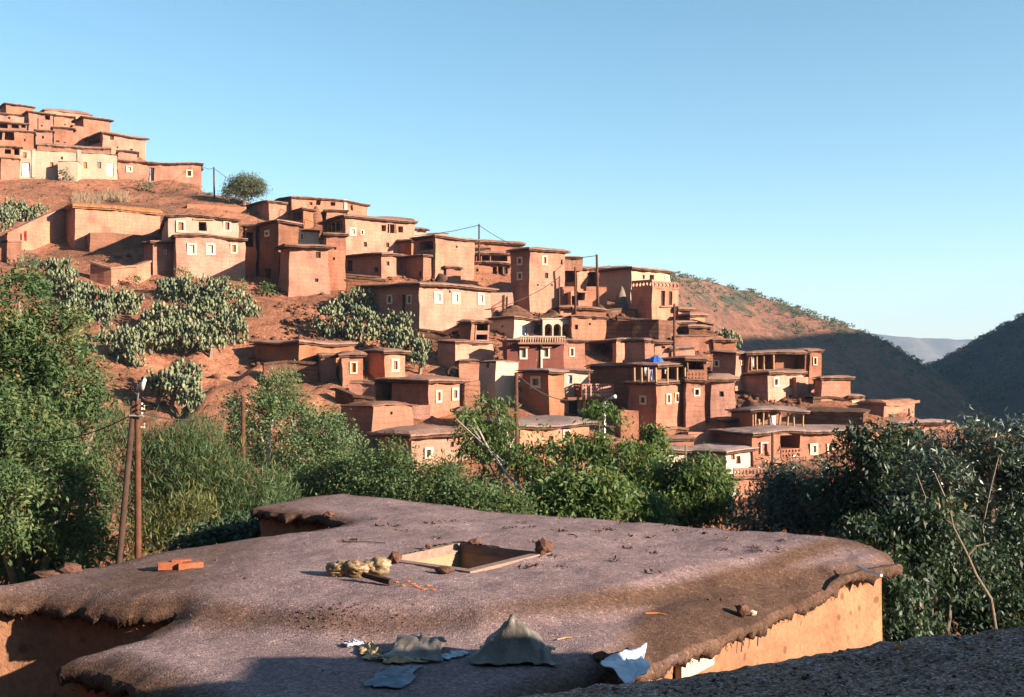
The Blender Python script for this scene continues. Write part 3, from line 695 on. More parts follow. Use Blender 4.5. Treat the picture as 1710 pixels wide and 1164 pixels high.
panel_on(rN, 'balcony_rail', bN, 865, 940, 561, 563, 'cream', .72, .08)
for i in range(19): bar_on(rN, 'baluster', bN, [(866 + i * 4.05, 562.5), (866 + i * 4.05, 571.5)], .055, 'cream', .7)
for x in (873.5, 911): panel_on(rN, 'awning', bN, x - 8.5, x + 7.5, 579.2, 581.2, 'brown', .02, .5)
for y, s_ in ((580.5, 3.2), (590, 4.2), (601, 4.2)):
    v, f = [], []; k, z = bN.sz(892.6, y); r = s_ / F * bN.d
    q = [bN.w(k - r, z, .06), bN.w(k, z - r, .06), bN.w(k + r, z, .06), bN.w(k, z + r, .06)]; q += [bN.w(k - r, z, -.02), bN.w(k, z - r, -.02), bN.w(k + r, z, -.02), bN.w(k, z + r, -.02)]
    rN.part('wall_diamond', [tuple(x) for x in q], [(0, 1, 2, 3), (0, 4, 5, 1), (1, 5, 6, 2), (2, 6, 7, 3), (3, 7, 4, 0)], M['frame'])
H("narrow pink house with a white oval window joined to the red house", B(939, 941, 977, 571, 612, 'pink', [('W', 955, 588, 9, 16)], th=14, t=.12, ov=.15, dep=4))
H("pink house with a black shaded flank and two small framed windows", B(978, 1029, 1078, 571, 606, 'pink', [('w', 1052, 590, 7, 12), ('f', 1078.5, 585.5, 10, 17), ('Lo', 1003, 588, 40, 30)], th=46, t=.12, ov=.35), B(1076, 1077, 1092, 571, 606, 'pink', [('f', 1079, 586, 3, 3)], d=94, th=12, t=.12, ov=.2))
H("small blank house beside the two window house", B(1091, 1094, 1121, 573, 602, 'pink', [('h', 1108, 580, 6, 4)], th=14, t=.12, ov=.4))
H("pale blank house wall behind the leaning street pole", B(1124, 1128, 1192, 562, 588, 'pink', th=14, t=.1, ov=.1, brush=False, dep=4))
H("low blank house front above the blue umbrella", B(1118, 1121, 1160, 584, 604, 'pink', th=12, t=.2, ov=.25, dep=3))
H("short pale house between straw stack terraces and the street pole", B(1094, 1097, 1125, 556, 578, 'pink', th=14, roof=None, dep=3))
H("shaded little brown house at the right edge above the gallery", B(1188, 1192, 1228, 570, 592, 'brown', th=14, t=.12, ov=.25, dep=4))
H("small grey rendered house with a bright cream front", B(800, 828, 865.5, 604, 668, 'cream', [('Lo', 815.6, 610, 4.5, 8)], th=44, t=.08, ov=.1, brush=False), name='plastered_house')
H("blank pink house with a notch in its parapet", B(731, 760, 823, 572, 610, 'pink', [('o', 793, 575, 9, 5)], th=44, t=.1, ov=.12))
H("shaded roof room on top of the notched house", B(767, 786.5, 794, 540, 575, 'pink', th=50, t=.2, ov=.2))
H("low dark roofed shelter between roof room and white house", B(792, 794, 816, 540, 574, 'pink', [('o', 804, 547, 19, 10), ('o', 800, 563, 26, 9)], th=14, t=.12, ov=.3))
H("little mud lean-to left of the grey rendered house", B(766, 768, 801, 605, 622, 'pink', th=14, roof='roof', t=.1, ov=.1, dep=2.5))
bO = B(873, 916.5, 942, 624, 694, 'brown', [('Lg', 895, 638, 17, 21)], th=44, t=.14, ov=.45, roof='roofgrey')
bO2 = B(940, 942, 983, 622, 694, 'cream', [('b', 952, 633.5, 7, 14), ('k', 957, 680, 15, 28), ('d', 977.5, 680, 13, 26)], d=bO.d + 2.5, th=14, t=.12, ov=.3, roof='roofgrey', dep=5)
rO = H("brown flanked house with a big white framed window and patterned balcony", bO, bO2)
k0, zt = bO2.sz(941, 641)
v, f = [], []; c = bO2.w(bO2.sz(975, 664)[0], bO2.sz(975, 664)[1], 1.0); t3 = Vector((bO2.t.x, bO2.t.y, 0)); n3 = Vector((-bO2.n.x, -bO2.n.y, 0))
box(v, f, c, t3 * 2.0, n3 * 1.0, Vector((0, 0, .1))); rO.part('balcony_floor', v, f, M['brown'])
lattice(rO, 'parapet', lambda s_, z, o: bO2.w(s_, z, 2.0 + o), bO2.sz(962, 660)[0], bO2.sz(1012, 660)[0], bO2.sz(985, 663)[1], bO2.sz(985, 640)[1], 12, 4, .14, M['pink'])
lattice(rO, 'parapet', lambda s_, z, o: bO2.w(bO2.sz(962, 660)[0] + o, z, s_), .05, 2.0, bO2.sz(985, 663)[1], bO2.sz(985, 640)[1], 5, 4, .14, M['brown'])
for x in (966, 988): bar_on(rO, 'post', bO2, [(x, 664), (x, 694)], .13, 'pink', 1.7)
bP = B(986, 1060, 1061, 613, 690, 'brown', [('Lk', 1034, 660.5, 7, 10), ('Lh', 1032, 675, 4, 6), ('Lo', 997, 617, 20, 13)], th=57, t=.16, ov=.4, roof='roof')
H("big brown shaded house with a dark oval opening under its eave", bP)
bQ = B(1050, 1096, 1142, 641, 728, 'pink', [('Lw', 1075, 668, 11, 15), ('x', 1114, 666, 8, 18), ('x', 1129, 664, 7, 17)], th=44, t=.14, ov=.3, roof='roof')
rQ = H("pink house with two slit windows under an open laundry balcony", bQ)
bQ2 = B(1056, 1097, 1142, 612, 636, 'brown', [('o', 1118, 627, 28, 22)], d=bQ.d + 1.6, th=44, t=.16, ov=.5, sink=.4); bQ2.build(rQ)
for x in (1061, 1073, 1084, 1097): bar_on(rQ, 'post', bQ, [(x, 614), (x + .5, 641)], .1, 'timber', .15, 'L')
for x in (1112, 1128, 1141): bar_on(rQ, 'post', bQ, [(x, 614), (x, 641)], .1, 'timber', .15)
bR = B(1143, 1146, 1177, 637, 722, 'pink', [('f', 1163, 655, 11, 14)], th=12, roof='roof', t=.1, ov=.25)
bR2 = B(1146, 1148, 1180, 602, 636, 'brown', [('o', 1162, 610, 26, 15)], d=bR.d + 1.2, th=12, t=.12, ov=.35, sink=.2)
rR = H("narrow house with a pierced brick balcony full of plants", bR, bR2)
lat_on(rR, bR, 1146, 1175, 621, 636, 5, 2, off=.15)
bS = B(1183, 1187, 1227, 636, 702, 'pink', [('k', 1205, 658, 8, 9)], th=14, t=.3, ov=.3, dep=4)
bS2 = B(1190, 1228, 1250, 590, 634, 'pink', [('Lf', 1196.5, 607, 9, 12), ('x', 1239, 606, 4, 8)], d=bS.d + 6.5, th=50, t=.14, ov=.35, sink=1)
H("house with one dark square hole below a shaded upper room", bS, bS2)
bT = B(1236, 1283, 1352, 625, 676, 'pink', [('f', 1295, 638, 9, 16), ('k', 1320.5, 640, 4, 15)], th=40, t=.2, ov=.35)
bT2 = B(1247, 1250, 1351, 590, 624, 'brown', [('o', 1258, 603, 14, 27), ('o', 1269, 603, 8, 27), ('o', 1283, 603, 16, 27), ('o', 1318, 603, 50, 27)], d=bT.d + 1.5, th=18, t=.12, ov=.4, sink=.2, dep=5)
bT3 = B(1350, 1351, 1371, 588, 678, 'pink', [('f', 1359.5, 603, 7, 14), ('h', 1360, 639, 5, 10)], d=bT.d + 3.2, th=18, t=.12, ov=.3, dep=4)
rT = H("gallery house with a slim two window turret on its right", bT, bT2, bT3)
panel_on(rT, 'buttress', bT, 1324, 1345, 630, 677, 'pink', .02, .35)
for x in (1254, 1263, 1275, 1291): bar_on(rT, 'post', bT2, [(x, 590), (x + .5, 618)], .09, 'timber', .02)
H("plain blank house at the right of the slim turret", B(1369, 1372, 1419, 632, 684, 'pink', th=14, t=.14, ov=.3))
H("little lit shed with a blue grey panel right of the blank house", B(1416, 1419, 1443, 663, 686, 'pink', [('g', 1428.5, 675, 14, 12)], th=10, t=.1, ov=.2))
H("second little shed right of the blue grey panel", B(1438, 1440, 1457, 672, 690, 'brown', th=10, t=.1, ov=.15))
H("last small house of the village with a raised mud parapet", B(1440, 1477, 1528, 676, 712, 'pink', [('k', 1518.5, 687, 3.5, 10)], th=46, t=.4, ov=.2, brush=False, roof='brown'))
H("dark shaded yard house below the plain blank house", B(1346, 1347, 1441, 687, 716, 'stone', th=-24, t=.12, ov=.2, roof='brush', brush=False, dep=4))
H("low grey roofed house among the trees at the far right", B(1496, 1500, 1585, 708, 730, 'pink', th=10, t=.14, roof='roofgrey', dep=7, ov=.3))

# lower band
bU = B(1192, 1258, 1470, 727, 785, 'pink', [('d', 1276, 750, 12, 22), ('o', 1320, 737, 33, 25), ('W', 1359.6, 750, 13, 19), ('f', 1385, 749.5, 11, 17), ('f', 1428.7, 746, 12, 19), ('f', 1453.5, 745, 13, 20)], th=30, t=.16, ov=.35, roof='roofgrey')
rU = H("long lower house with four white framed windows and a dark balcony", bU)
lat_on(rU, bU, 1303, 1335, 750, 764, 6, 2, off=.12)
panel_on(rU, 'door_frame', bU, 1270.5, 1281, 738.2, 740.2, 'frame', .05, .1); panel_on(rU, 'door_frame', bU, 1268.6, 1270.6, 738.2, 757, 'frame', .05, .1)
bV = B(1254, 1258, 1342, 687, 722, 'brown', [], d=bU.d + 4.2, th=14, t=.16, ov=.5, roof='roofgrey', brush=True, dep=4)
rV = Root('pergola', "timber pergola with crooked posts on the long lower house's roof", 'pergola', (bV.C.x, bV.C.y, bV.z0 + 2.5))
pR = [bV.C, bV.C + bV.t * bV.sf, bV.C + bV.t * bV.sf + bV.n * 4, bV.C + bV.n * 4]
slab(rV, 'roof', pR, bV.z1, .2, .45, .1, M['roofgrey'], .05); slab(rV, 'eave', pR, bV.z1 - .14, .12, .36, .14, M['brush'], 0)
for i, x in enumerate((1262, 1273, 1286, 1300, 1313, 1327, 1341)):
    l = [0, .3, -.2, .35, .45, -.1, .1][i]
    v, f = [], []; k = bV.sz(x, 700)[0]; tube(v, f, [bV.w(k + l * .5, bV.z1 + .05, -.1), bV.w(k + l * .35, bV.z1 - .9, -.1), bV.w(k, bV.z1 - 2.3, -.1)], .09, .075); rV.part('post', v, f, M['timber'])
v, f = [], []; box(v, f, bV.w(.15, bV.z1 - 1.2, -2), Vector((bV.t.x, bV.t.y, 0)) * .16, Vector((bV.n.x, bV.n.y, 0)) * 1.9, Vector((0, 0, 1.2))); rV.part('side_wall', v, f, M['pink'])
v, f = [], []; box(v, f, bV.w(bV.sf / 2, bV.z1 - 1.2, -3.9), Vector((bV.t.x, bV.t.y, 0)) * (bV.sf / 2), Vector((bV.n.x, bV.n.y, 0)) * .15, Vector((0, 0, 1.2))); rV.part('back_wall', v, f, M['brown'])
H("small lit room in the shaded gap left of the pergola", B(1208, 1211, 1237, 702, 726, 'pink', th=10, t=.16, ov=.3, dep=3))
H("low lit mud wall room above the flat grey roof", B(1148, 1150, 1192, 724, 746, 'pink', th=16, roof=None, dep=2.5))
bW = B(1151, 1210.5, 1257, 756, 800, 'white', [('s', 1222.5, 763.5, 8, 8), ('k', 1232.5, 768, 7, 13)], th=46, t=.16, ov=.5, roof='roofgrey')
rW = H("small white house with a brown shutter under a flat grey roof", bW, name='plastered_house')
bX = B(1222, 1226, 1284, 797, 828, 'pink', [('h', 1236, 813, 3, 3), ('h', 1252, 812, 3, 3)], th=14, roof='roof', t=.14, ov=.25, brush=False, dep=4)
rX = H("lowest terrace house with a row of diamond holes in its parapet", bX)
lat_on(rX, bX, 1225, 1283, 782, 794.5, 10, 1, off=.08)
H("half hidden white house behind the walnut trees", B(1076, 1104, 1152, 756, 790, 'white', th=40, t=.16, ov=.5, roof='roofgrey'), name='plastered_house')
H("low pink garden house above the half hidden white house", B(1100, 1103, 1158, 737, 756, 'pink', th=10, t=.12, ov=.2, dep=3))
H("sunlit ramp house below the big brown shaded house", B(1034, 1037, 1067, 686, 730, 'pink', th=14, roof=None, dep=3))
bY = B(572, 572, 606, 595, 640, 'pink', [('x', 590, 614, 13, 21)], th=12, t=.18, ov=.35, dep=5)
bY2 = B(606, 642.5, 677, 592, 630, 'pink', [('x', 660, 610, 13, 21), ('LG', 611, 616, 8, 27)], th=40, t=.18, ov=.4)
bY2.C = Vector((bY2.uc * bY2.d, bY2.d))
H("low house with two orange shutters and a green door in the recess", bY, bY2)
H("long low wall house cut into the bank above the green door", B(426, 500, 592, 576, 604, 'brown', [('Lo', 416, 594, 1, 1)], th=52, t=.25, ov=.35))
H("small mud porch between the long low wall and the orange shutters", B(532, 535, 562, 596, 620, 'pink', th=12, t=.14, ov=.25, dep=3))
H("house with two narrow white windows and a shaded grey panel wall", B(628, 715, 777, 639, 692, 'pink', [('w', 732, 662, 10, 21), ('w', 759.6, 658, 11, 21), ('Lo', 643, 654, 22, 34)], th=54, t=.2, ov=.4))
H("eroded earth house wall with vertical streaks above the shrubs", B(571, 622, 689, 680, 740, 'brown', [('h', 653, 690, 4, 5)], th=48, t=.18, ov=.12, brush=False, roof='stone', batter=.05))
bZ = B(633, 687, 790, 731, 790, 'pink', [('f', 715, 756, 13.5, 18), ('h', 755.6, 742, 6, 9)], th=46, t=.26, ov=.5, crown=.15)
H("house with a sagging mud roof and one white window behind the shrubs", bZ)
H("low sunlit bench wall house under the grey panel wall", B(686, 688, 719, 676, 694, 'pink', th=10, roof=None, dep=2.5))
H("flat roofed house half hidden by the walnut tree", B(800, 868, 985, 713, 775, 'pink', [('f', 945.7, 727, 12, 21), ('h', 921, 733, 8, 10)], th=40, t=.2, ov=.45, roof='roofgrey'))
H("dark roofed shed behind the first walnut tree", B(762, 766, 803, 690, 714, 'brown', th=10, t=.2, ov=.3, dep=4))

# ---------------------------------------------------------------- walls, mounds, stacks and dome on the slope
def gpt(px, py): return P(px, py, dplane(px, py))
def wall_run(name, label, pts, thick, m, cat='wall', sinkz=1.5, cap='roof'):
    """pts: (px, ytop, ybase)"""
    Ws = [(P(px, yb, dplane(px, yb)), yt, yb) for px, yt, yb in pts]
    V, Fc = [], []; org = Ws[0][0]
    r = Root(name, label, cat, tuple(org))
    sub = []
    for (a, ya, ba), (b, yb, bb) in zip(Ws[:-1], Ws[1:]):
        n = max(2, int((b - a).length / .8))
        for i in range(n): t = i / n; sub.append((a.lerp(b, t), ya + (yb - ya) * t))
    sub.append((Ws[-1][0], Ws[-1][1]))
    for i, (p, yt) in enumerate(sub):
        q = sub[min(i + 1, len(sub) - 1)][0] - sub[max(i - 1, 0)][0]; n = Vector((-q.y, q.x, 0)).normalized()
        zt = (HY - yt) / F * p.y + .12 * mnoise.noise(Vector((p.x * .9, p.y * .9, 1)))
        for z in (p.z - sinkz, (p.z + zt) / 2, zt):
            for s in (0, 1):
                j = jit(p.x, p.y, z); V.append((p.x + n.x * thick * s + j[0], p.y + n.y * thick * s + j[1], z))
    for i in range(len(sub) - 1):
        a, b = i * 6, i * 6 + 6
        Fc += [(a, b, b + 2, a + 2), (a + 2, b + 2, b + 4, a + 4), (a + 4, b + 4, b + 5, a + 5), (b + 1, a + 1, a + 3, b + 3), (b + 3, a + 3, a + 5, b + 5)]
    for a in (0, (len(sub) - 1) * 6): Fc += [(a, a + 1, a + 3, a + 2), (a + 2, a + 3, a + 5, a + 4)]
    r.part('wall', V, Fc, M[m])
    if cap:
        v, f = [], []
        for i, (p, yt) in enumerate(sub):
            zt = (HY - yt) / F * p.y
            q = sub[min(i + 1, len(sub) - 1)][0] - sub[max(i - 1, 0)][0]; n = Vector((-q.y, q.x, 0)).normalized()
            for s, dz in ((-.12, .02), (-.1, .22), (thick + .1, .22), (thick + .12, .02)):
                v.append((p.x + n.x * s, p.y + n.y * s, zt + dz + .07 * mnoise.noise(Vector((p.x * 2, p.y * 2, s)))))
        for i in range(len(sub) - 1):
            for k in range(4): f.append((i * 4 + k, i * 4 + 4 + k, i * 4 + 4 + (k + 1) % 4, i * 4 + (k + 1) % 4))
        r.part('coping', v, f, M[cap])
    return r
wall_run('garden_wall', "sloping earth garden wall left of the straw eaved house", [(12, 392, 406), (45, 376, 404), (80, 360, 398), (112, 348, 393)], .5, 'pink')
wall_run('retaining_wall', "short dark end of wall under the sloping garden wall", [(12, 404, 442), (36, 404, 440)], 1.5, 'brown')
wall_run('retaining_wall', "curved earth retaining wall below the tiny orange window room", [(150, 440, 458), (185, 450, 466), (228, 446, 464), (252, 438, 458)], .6, 'pink')
wall_run('retaining_wall', "rubble terrace wall beside the flared tower's foot", [(508, 456, 478), (545, 462, 482), (580, 470, 486)], .6, 'stone', cap='brush')
wall_run('retaining_wall', "stone terrace wall under the ruined skyline terraces", [(1060, 548, 566), (1100, 543, 566), (1150, 549, 568), (1190, 556, 570)], .6, 'stone', cap='brush')
wall_run('retaining_wall', "rubble bank wall right of the narrow white windows", [(776, 640, 676), (800, 634, 672)], .5, 'stone', cap=None)
wall_run('brushwood_stack', "brown brushwood stack below the plain blank house", [(1357, 667, 684), (1382, 665, 684), (1408, 668, 686)], 1.2, 'brush', cat='brushwood', cap='brush')
wall_run('garden_wall', "crumbling yard wall beside the orange shuttered house", [(584, 640, 658), (606, 640, 660), (626, 643, 664)], .5, 'pink')
wall_run('garden_wall', "low lit wall at the foot of the slit window house", [(1100, 722, 736), (1130, 716, 734), (1150, 720, 736)], .4, 'brown')
def lathe(name, label, cat, px, py, rpx, hpx, prof, m, dd=0, k=14, ns=.12):
    d = dplane(px, py) + dd; c = P(px, py, d); R = rpx / F * d; Hh = hpx / F * d
    V, Fc = [], []
    for (r, h) in prof:
        for j in range(k):
            a = 2 * math.pi * j / k; x, y, z = c.x + R * r * math.cos(a), c.y + R * r * math.sin(a), c.z + Hh * h
            n = mnoise.noise_vector(Vector((x, y, z)) * .9); V.append((x + n.x * ns, y + n.y * ns, z + n.z * ns * .6))
    for i in range(len(prof) - 1):
        for j in range(k): Fc.append((i * k + j, i * k + (j + 1) % k, (i + 1) * k + (j + 1) % k, (i + 1) * k + j))
    Fc.append(tuple((len(prof) - 1) * k + j for j in range(k)))
    return tag(mk(name, V, Fc, M[m], None, tuple(c), True), label, cat)
cone = [(1.02, -.3), (1, 0), (.93, .2), (.8, .42), (.62, .64), (.4, .83), (.16, .97), (.02, 1)]
mound = [(1.15, -.3), (1, 0), (.82, .2), (.6, .45), (.4, .7), (.18, .93), (.02, 1)]
lathe('stone_dome', "small rough dome oven between two skyline houses", 'oven', 528, 371, 11, 28, cone, 'stone', -2.5)
lathe('straw_stack', "conical straw stack left of the brick parapet tower", 'straw stack', 1037, 511, 12, 33, cone, 'hay', -1, 14, .25)
lathe('earth_mound', "cone of brown earth at the foot of the tall tower", 'mound', 860, 533, 40, 24, mound, 'stone', 1.5, 22, .75)
lathe('earth_mound', "small earth heap right of the tall tower's foot", 'mound', 918, 528, 18, 11, mound, 'stone', -1.0, 18, .55)
lathe('straw_stack', "little ragged fodder heap on a flat roof below the tall tower", 'straw stack', 1000, 517, 13, 9, mound, 'brush', -3)
lathe('brush_heap', "dark brush heap beside the gallery house's steps", 'brushwood', 736, 474, 16, 18, mound, 'brush', -2, 16, .3)
lathe('brush_heap', "brown brush heap under the dark rubble yard by the gallery house", 'brushwood', 1255, 686, 22, 17, mound, 'brush', -1, 16, .4)

for lab, pts in (("dark rubble step beside the three window house's lower corner", [(690, 538, 546), (714, 541, 549), (730, 546, 553)]), ("second rubble step down from the three window house", [(700, 552, 560), (726, 555, 563), (750, 560, 567)]), ("third rubble step above the blank notched house", [(716, 566, 573), (742, 568, 576), (762, 571, 579)]),
                 ("rubble terrace edge under the straw stack", [(1012, 520, 530), (1040, 517, 528), (1062, 520, 532)]), ("rubble terrace edge below the straw stack's step", [(1030, 532, 543), (1062, 534, 545), (1092, 537, 548)]), ("broken terrace wall left of the street pole", [(1075, 549, 560), (1098, 550, 561), (1120, 552, 563)]),
                 ("rough terrace edge right of the street pole's top", [(1135, 533, 541), (1160, 537, 546), (1186, 545, 554)]), ("long rubble retaining wall left of the overgrown balcony house", [(556, 462, 480), (600, 466, 484), (640, 470, 486)]), ("crumbled wall between the shrubs and the long low wall house", [(440, 610, 618), (480, 606, 617), (530, 610, 622)]),
                 ("broken earth step under the orange shutters' bank", [(560, 652, 664), (590, 664, 674), (625, 668, 678)]), ("low rubble wall under the turret house", [(1232, 672, 684), (1262, 676, 688), (1300, 680, 690)])):
    wall_run('rubble_wall', lab, pts, .55, 'stone', sinkz=1.0, cap='brush')
# ---------------------------------------------------------------- leaves, crowns, cactus pads
def leaves(cs, L, W, rng, droop=.3, tint=None, out=None, spread=1.0):
    n = len(cs); d = rng.normal(size=(n, 3)) * spread
    if out is not None: d = d + out
    d[:, 2] -= droop; d /= np.linalg.norm(d, axis=1)[:, None] + 1e-9
    up = rng.normal(size=(n, 3)) * .7 + np.array([.3, -.3, .8]); b = np.cross(d, up); b /= np.linalg.norm(b, axis=1)[:, None] + 1e-9
    nn = np.cross(b, d)
    s = rng.uniform(.65, 1.3, n)[:, None]; l = L * s; w_ = W * s
    V = np.stack([cs - d * l * .5, cs + b * w_ * .5 - d * l * .05 + nn * w_ * .12, cs + d * l * .5, cs - b * w_ * .5 - d * l * .05 + nn * w_ * .12], 1).reshape(-1, 3)
    Q = np.arange(4 * n).reshape(n, 4)
    return V, Q, np.repeat(tint, 4) if tint is not None else None
def crown_pts(blobs, nleaf, rng, clump=.45, per=26, shell=.5, gap=.25):
    """blobs: (centre, rx, ry, rz); returns leaf positions, outward dirs, tint, clump centres"""
    vol = np.array([b[1] * b[3] for b in blobs]); share = vol / vol.sum()
    pts, outs, tin, ccs = [], [], [], []
    for (c, rx, ry, rz), sh in zip(blobs, share):
        m = max(3, int(nleaf * sh / per))
        v = rng.normal(size=(m, 3)); v /= np.linalg.norm(v, axis=1)[:, None]
        rr = rng.uniform(shell, 1.06, m)[:, None] ** .8
        cc = np.array(c) + v * rr * np.array([rx, ry, rz])
        g = vn(cc[:, 0] * .8 / max(.3, clump) + 11, cc[:, 2] * .8 / max(.3, clump)) ; keep = g > -1 + gap * 2 * .55
        cc = cc[keep]; v = v[keep]
        k = len(cc)
        if k == 0: continue
        ct = rng.normal(.5, .16, k)
        sz = clump * rng.uniform(.6, 1.35, k)
        cnt = rng.integers(int(per * .5), int(per * 1.5) + 1, k)
        idx = np.repeat(np.arange(k), cnt)
        off = rng.normal(size=(len(idx), 3)) * sz[idx][:, None] * np.array([.55, .55, .40]); off[:, 2] -= .35 * (off[:, 0] ** 2 + off[:, 1] ** 2) / sz[idx]
        pts.append(cc[idx] + off); outs.append(v[idx] * .5 + off * .5); tin.append(ct[idx] + rng.normal(0, .13, len(idx))); ccs.append(cc)
    return np.concatenate(pts), np.concatenate(outs), np.clip(np.concatenate(tin), 0, 1), np.concatenate(ccs)
TG = {'walnut_tree': "broadleaf trees below the village", 'poplar_tree': "pale trunked trees at the foot of the bank", 'olive_tree': "grey leaved trees at the right",
      'shrub': "shrubs along the valley edge", 'bush': "small bushes on the hillside", 'prickly_pear': "prickly pears on the hillside", 'tree': "broadleaf trees below the village"}
def plant(name, label, d, blobs, nleaf, L, W, mat, seed, bark='bark', tr=.16, base=None, clump=.45, per=26, droop=.3, cat='tree', depth=.8, limbs=True, gap=.25, shell=.5, spread=1., roots=None, upright=0, extra=()):
    rng = np.random.default_rng(seed)
    big = nleaf > 1500 and L > .12 and not upright
    if big: nleaf = int(nleaf * 1.75); L *= .8; W *= .8; per = int(per * 2.6); gap = min(.8, gap + .16); clump *= .92
    bl = []
    for b in blobs:
        px, py, rx, ry = b[:4]; dz = b[4] if len(b) > 4 else rng.uniform(-.5, .5) * rx / F * d
        c = P(px, py, d + dz); bl.append(((c.x, c.y, c.z), rx / F * d, max(rx, ry) * depth / F * d, ry / F * d))
    cx = np.mean([b[0][0] for b in bl]); cy = np.mean([b[0][1] for b in bl])
    if base: bx = P(base, 600, d).x; by = d
    else: bx, by = cx, cy
    bz = gz(bx, by); org = (bx, by, bz)
    root = tag(empty(name, org), label, cat, TG.get(name))
    p, o, t, cc = crown_pts(bl, nleaf, rng, clump, per, shell, gap)
    ok = p[:, 2] > ground(p[:, 0], p[:, 1]) + .03
    p, o, t = p[ok], o[ok], t[ok]
    if upright: o = o + np.array([0, 0, upright])
    V, Q, ti = leaves(p, L, W, rng, droop, t, o, spread)
    mknp('crown' if cat == 'tree' else 'foliage', V, Q, M[mat], root, org, attrs={'tint': ti})
    v, f = [], []
    top = min(b[0][2] for b in bl); fork = Vector((bx, by, bz + max(.4, (top - bz) * .55)))
    tube(v, f, [(bx, by, bz - .4), (bx + rng.normal() * tr, by, (bz + fork.z) / 2), tuple(fork)], tr, tr * .8, 7)
    if limbs:
        for (c, rx, ry, rz) in bl:
            e = Vector(c); m1 = fork.lerp(e, .5) + Vector((rng.normal() * .2 * rx, rng.normal() * .2 * rx, .12 * (e.z - fork.z)))
            tube(v, f, [tuple(fork - Vector((0, 0, .1))), tuple(m1), tuple(e)], tr * .55, tr * .22, 5)
        sel = rng.choice(len(cc), min(len(cc), 46), replace=False)
        for q in sel:
            e = Vector(cc[q]); b = min(bl, key=lambda z: (Vector(z[0]) - e).length); s = Vector(b[0]).lerp(fork, .12)
            tube(v, f, [tuple(s), tuple(s.lerp(e, .55) + Vector(rng.normal(size=3) * .1 * b[1])), tuple(e)], tr * .2, tr * .07, 4)
    for pl in extra:
        tube(v, f, [tuple(P(a, b, d + c)) for a, b, c in pl[1]], pl[0], pl[0] * .55, 6)
    mk('trunk' if cat == 'tree' else 'stem', v, f, M[bark], root, org)
    return root
# left side
plant('walnut_tree', "big bright green tree filling the left edge", 30, [(30, 500, 62, 52), (95, 560, 62, 55), (20, 600, 80, 75), (110, 640, 68, 62), (40, 700, 95, 80), (130, 740, 58, 68), (60, 810, 110, 80), (150, 830, 48, 70), (25, 890, 90, 75), (125, 905, 60, 55), (-60, 560, 90, 110), (-70, 760, 110, 140), (165, 690, 30, 40), (60, 960, 90, 40), (150, 940, 50, 50, -2), (90, 860, 60, 60, -2), (20, 830, 70, 60, -3), (20, 700, 60, 60, -2)],
      46000, .19, .068, 'lefttree', 11, clump=.42, per=22, tr=.24, droop=.5, gap=.32, base=60)
plant('shrub', "tall feathery green bush behind the double pole", 27, [(300, 770, 55, 70), (250, 790, 45, 80), (350, 790, 60, 60), (410, 810, 60, 50), (300, 840, 80, 50), (390, 850, 80, 40), (455, 830, 35, 40), (200, 720, 25, 40), (330, 730, 40, 30), (430, 860, 60, 30)], 30000, .20, .022, 'tamarisk', 12, clump=.5, per=30, droop=-.6, cat='shrub', upright=.9, gap=.2, tr=.08)
plant('shrub', "dark shaded shrub under the far roof lobe's notch", 19.3, [(400, 893, 60, 22), (460, 886, 45, 18), (340, 905, 50, 18)], 5200, .12, .05, 'shade', 16, clump=.3, per=24, cat='shrub', tr=.04, gap=.1)
plant('shrub', "yellowing feathery bush right of the double pole's foot", 23, [(285, 875, 55, 32), (320, 860, 35, 40), (255, 895, 40, 28)], 5200, .16, .022, 'yellow', 13, clump=.35, per=26, droop=-.5, cat='shrub', upright=1.2, tr=.05)
plant('poplar_tree', "pale trunked tree with a dense top beside the thin pole", 50, [(470, 655, 38, 38), (430, 690, 46, 40), (490, 700, 42, 40), (415, 740, 38, 45), (470, 755, 45, 40), (385, 700, 22, 40)], 11000, .17, .09, 'poplar', 14, 'palebark', .13, base=462, clump=.5, per=22, gap=.3,
      extra=[(.06, [(448, 780, -2), (450, 740, -2.2), (455, 700, -2)]), (.05, [(500, 785, -2), (494, 740, -2), (487, 700, -1)])])
plant('poplar_tree', "lower spreading tree right of the pale trunked tree", 47, [(535, 715, 40, 38), (565, 750, 42, 36), (520, 765, 50, 40), (575, 790, 45, 30), (500, 800, 45, 30)], 8000, .16, .085, 'poplar', 15, 'palebark', .11, base=530, clump=.5, per=22, gap=.35)
for k, (lb, bl, sd) in enumerate((("bright low shrub left of the bare earth house wall", [(540, 800, 55, 34), (590, 795, 50, 40), (500, 820, 50, 28)], 21), ("rounded shrub in front of the bare earth house wall", [(640, 785, 50, 40), (610, 815, 60, 28), (668, 775, 30, 28)], 22),
      ("bushy shrub below the sagging roof house's window", [(710, 800, 45, 30), (740, 790, 30, 28), (700, 825, 70, 22), (655, 815, 40, 25)], 23), ("low shrub at the foot of the first open branched tree", [(790, 830, 55, 22), (840, 842, 50, 20), (760, 820, 30, 22)], 24))):
    plant('shrub', lb, 28.5 - .7 * k, bl, 9500, .082, .04, 'lefttree', sd, clump=.4, per=24, cat='shrub', tr=.06, gap=.2)
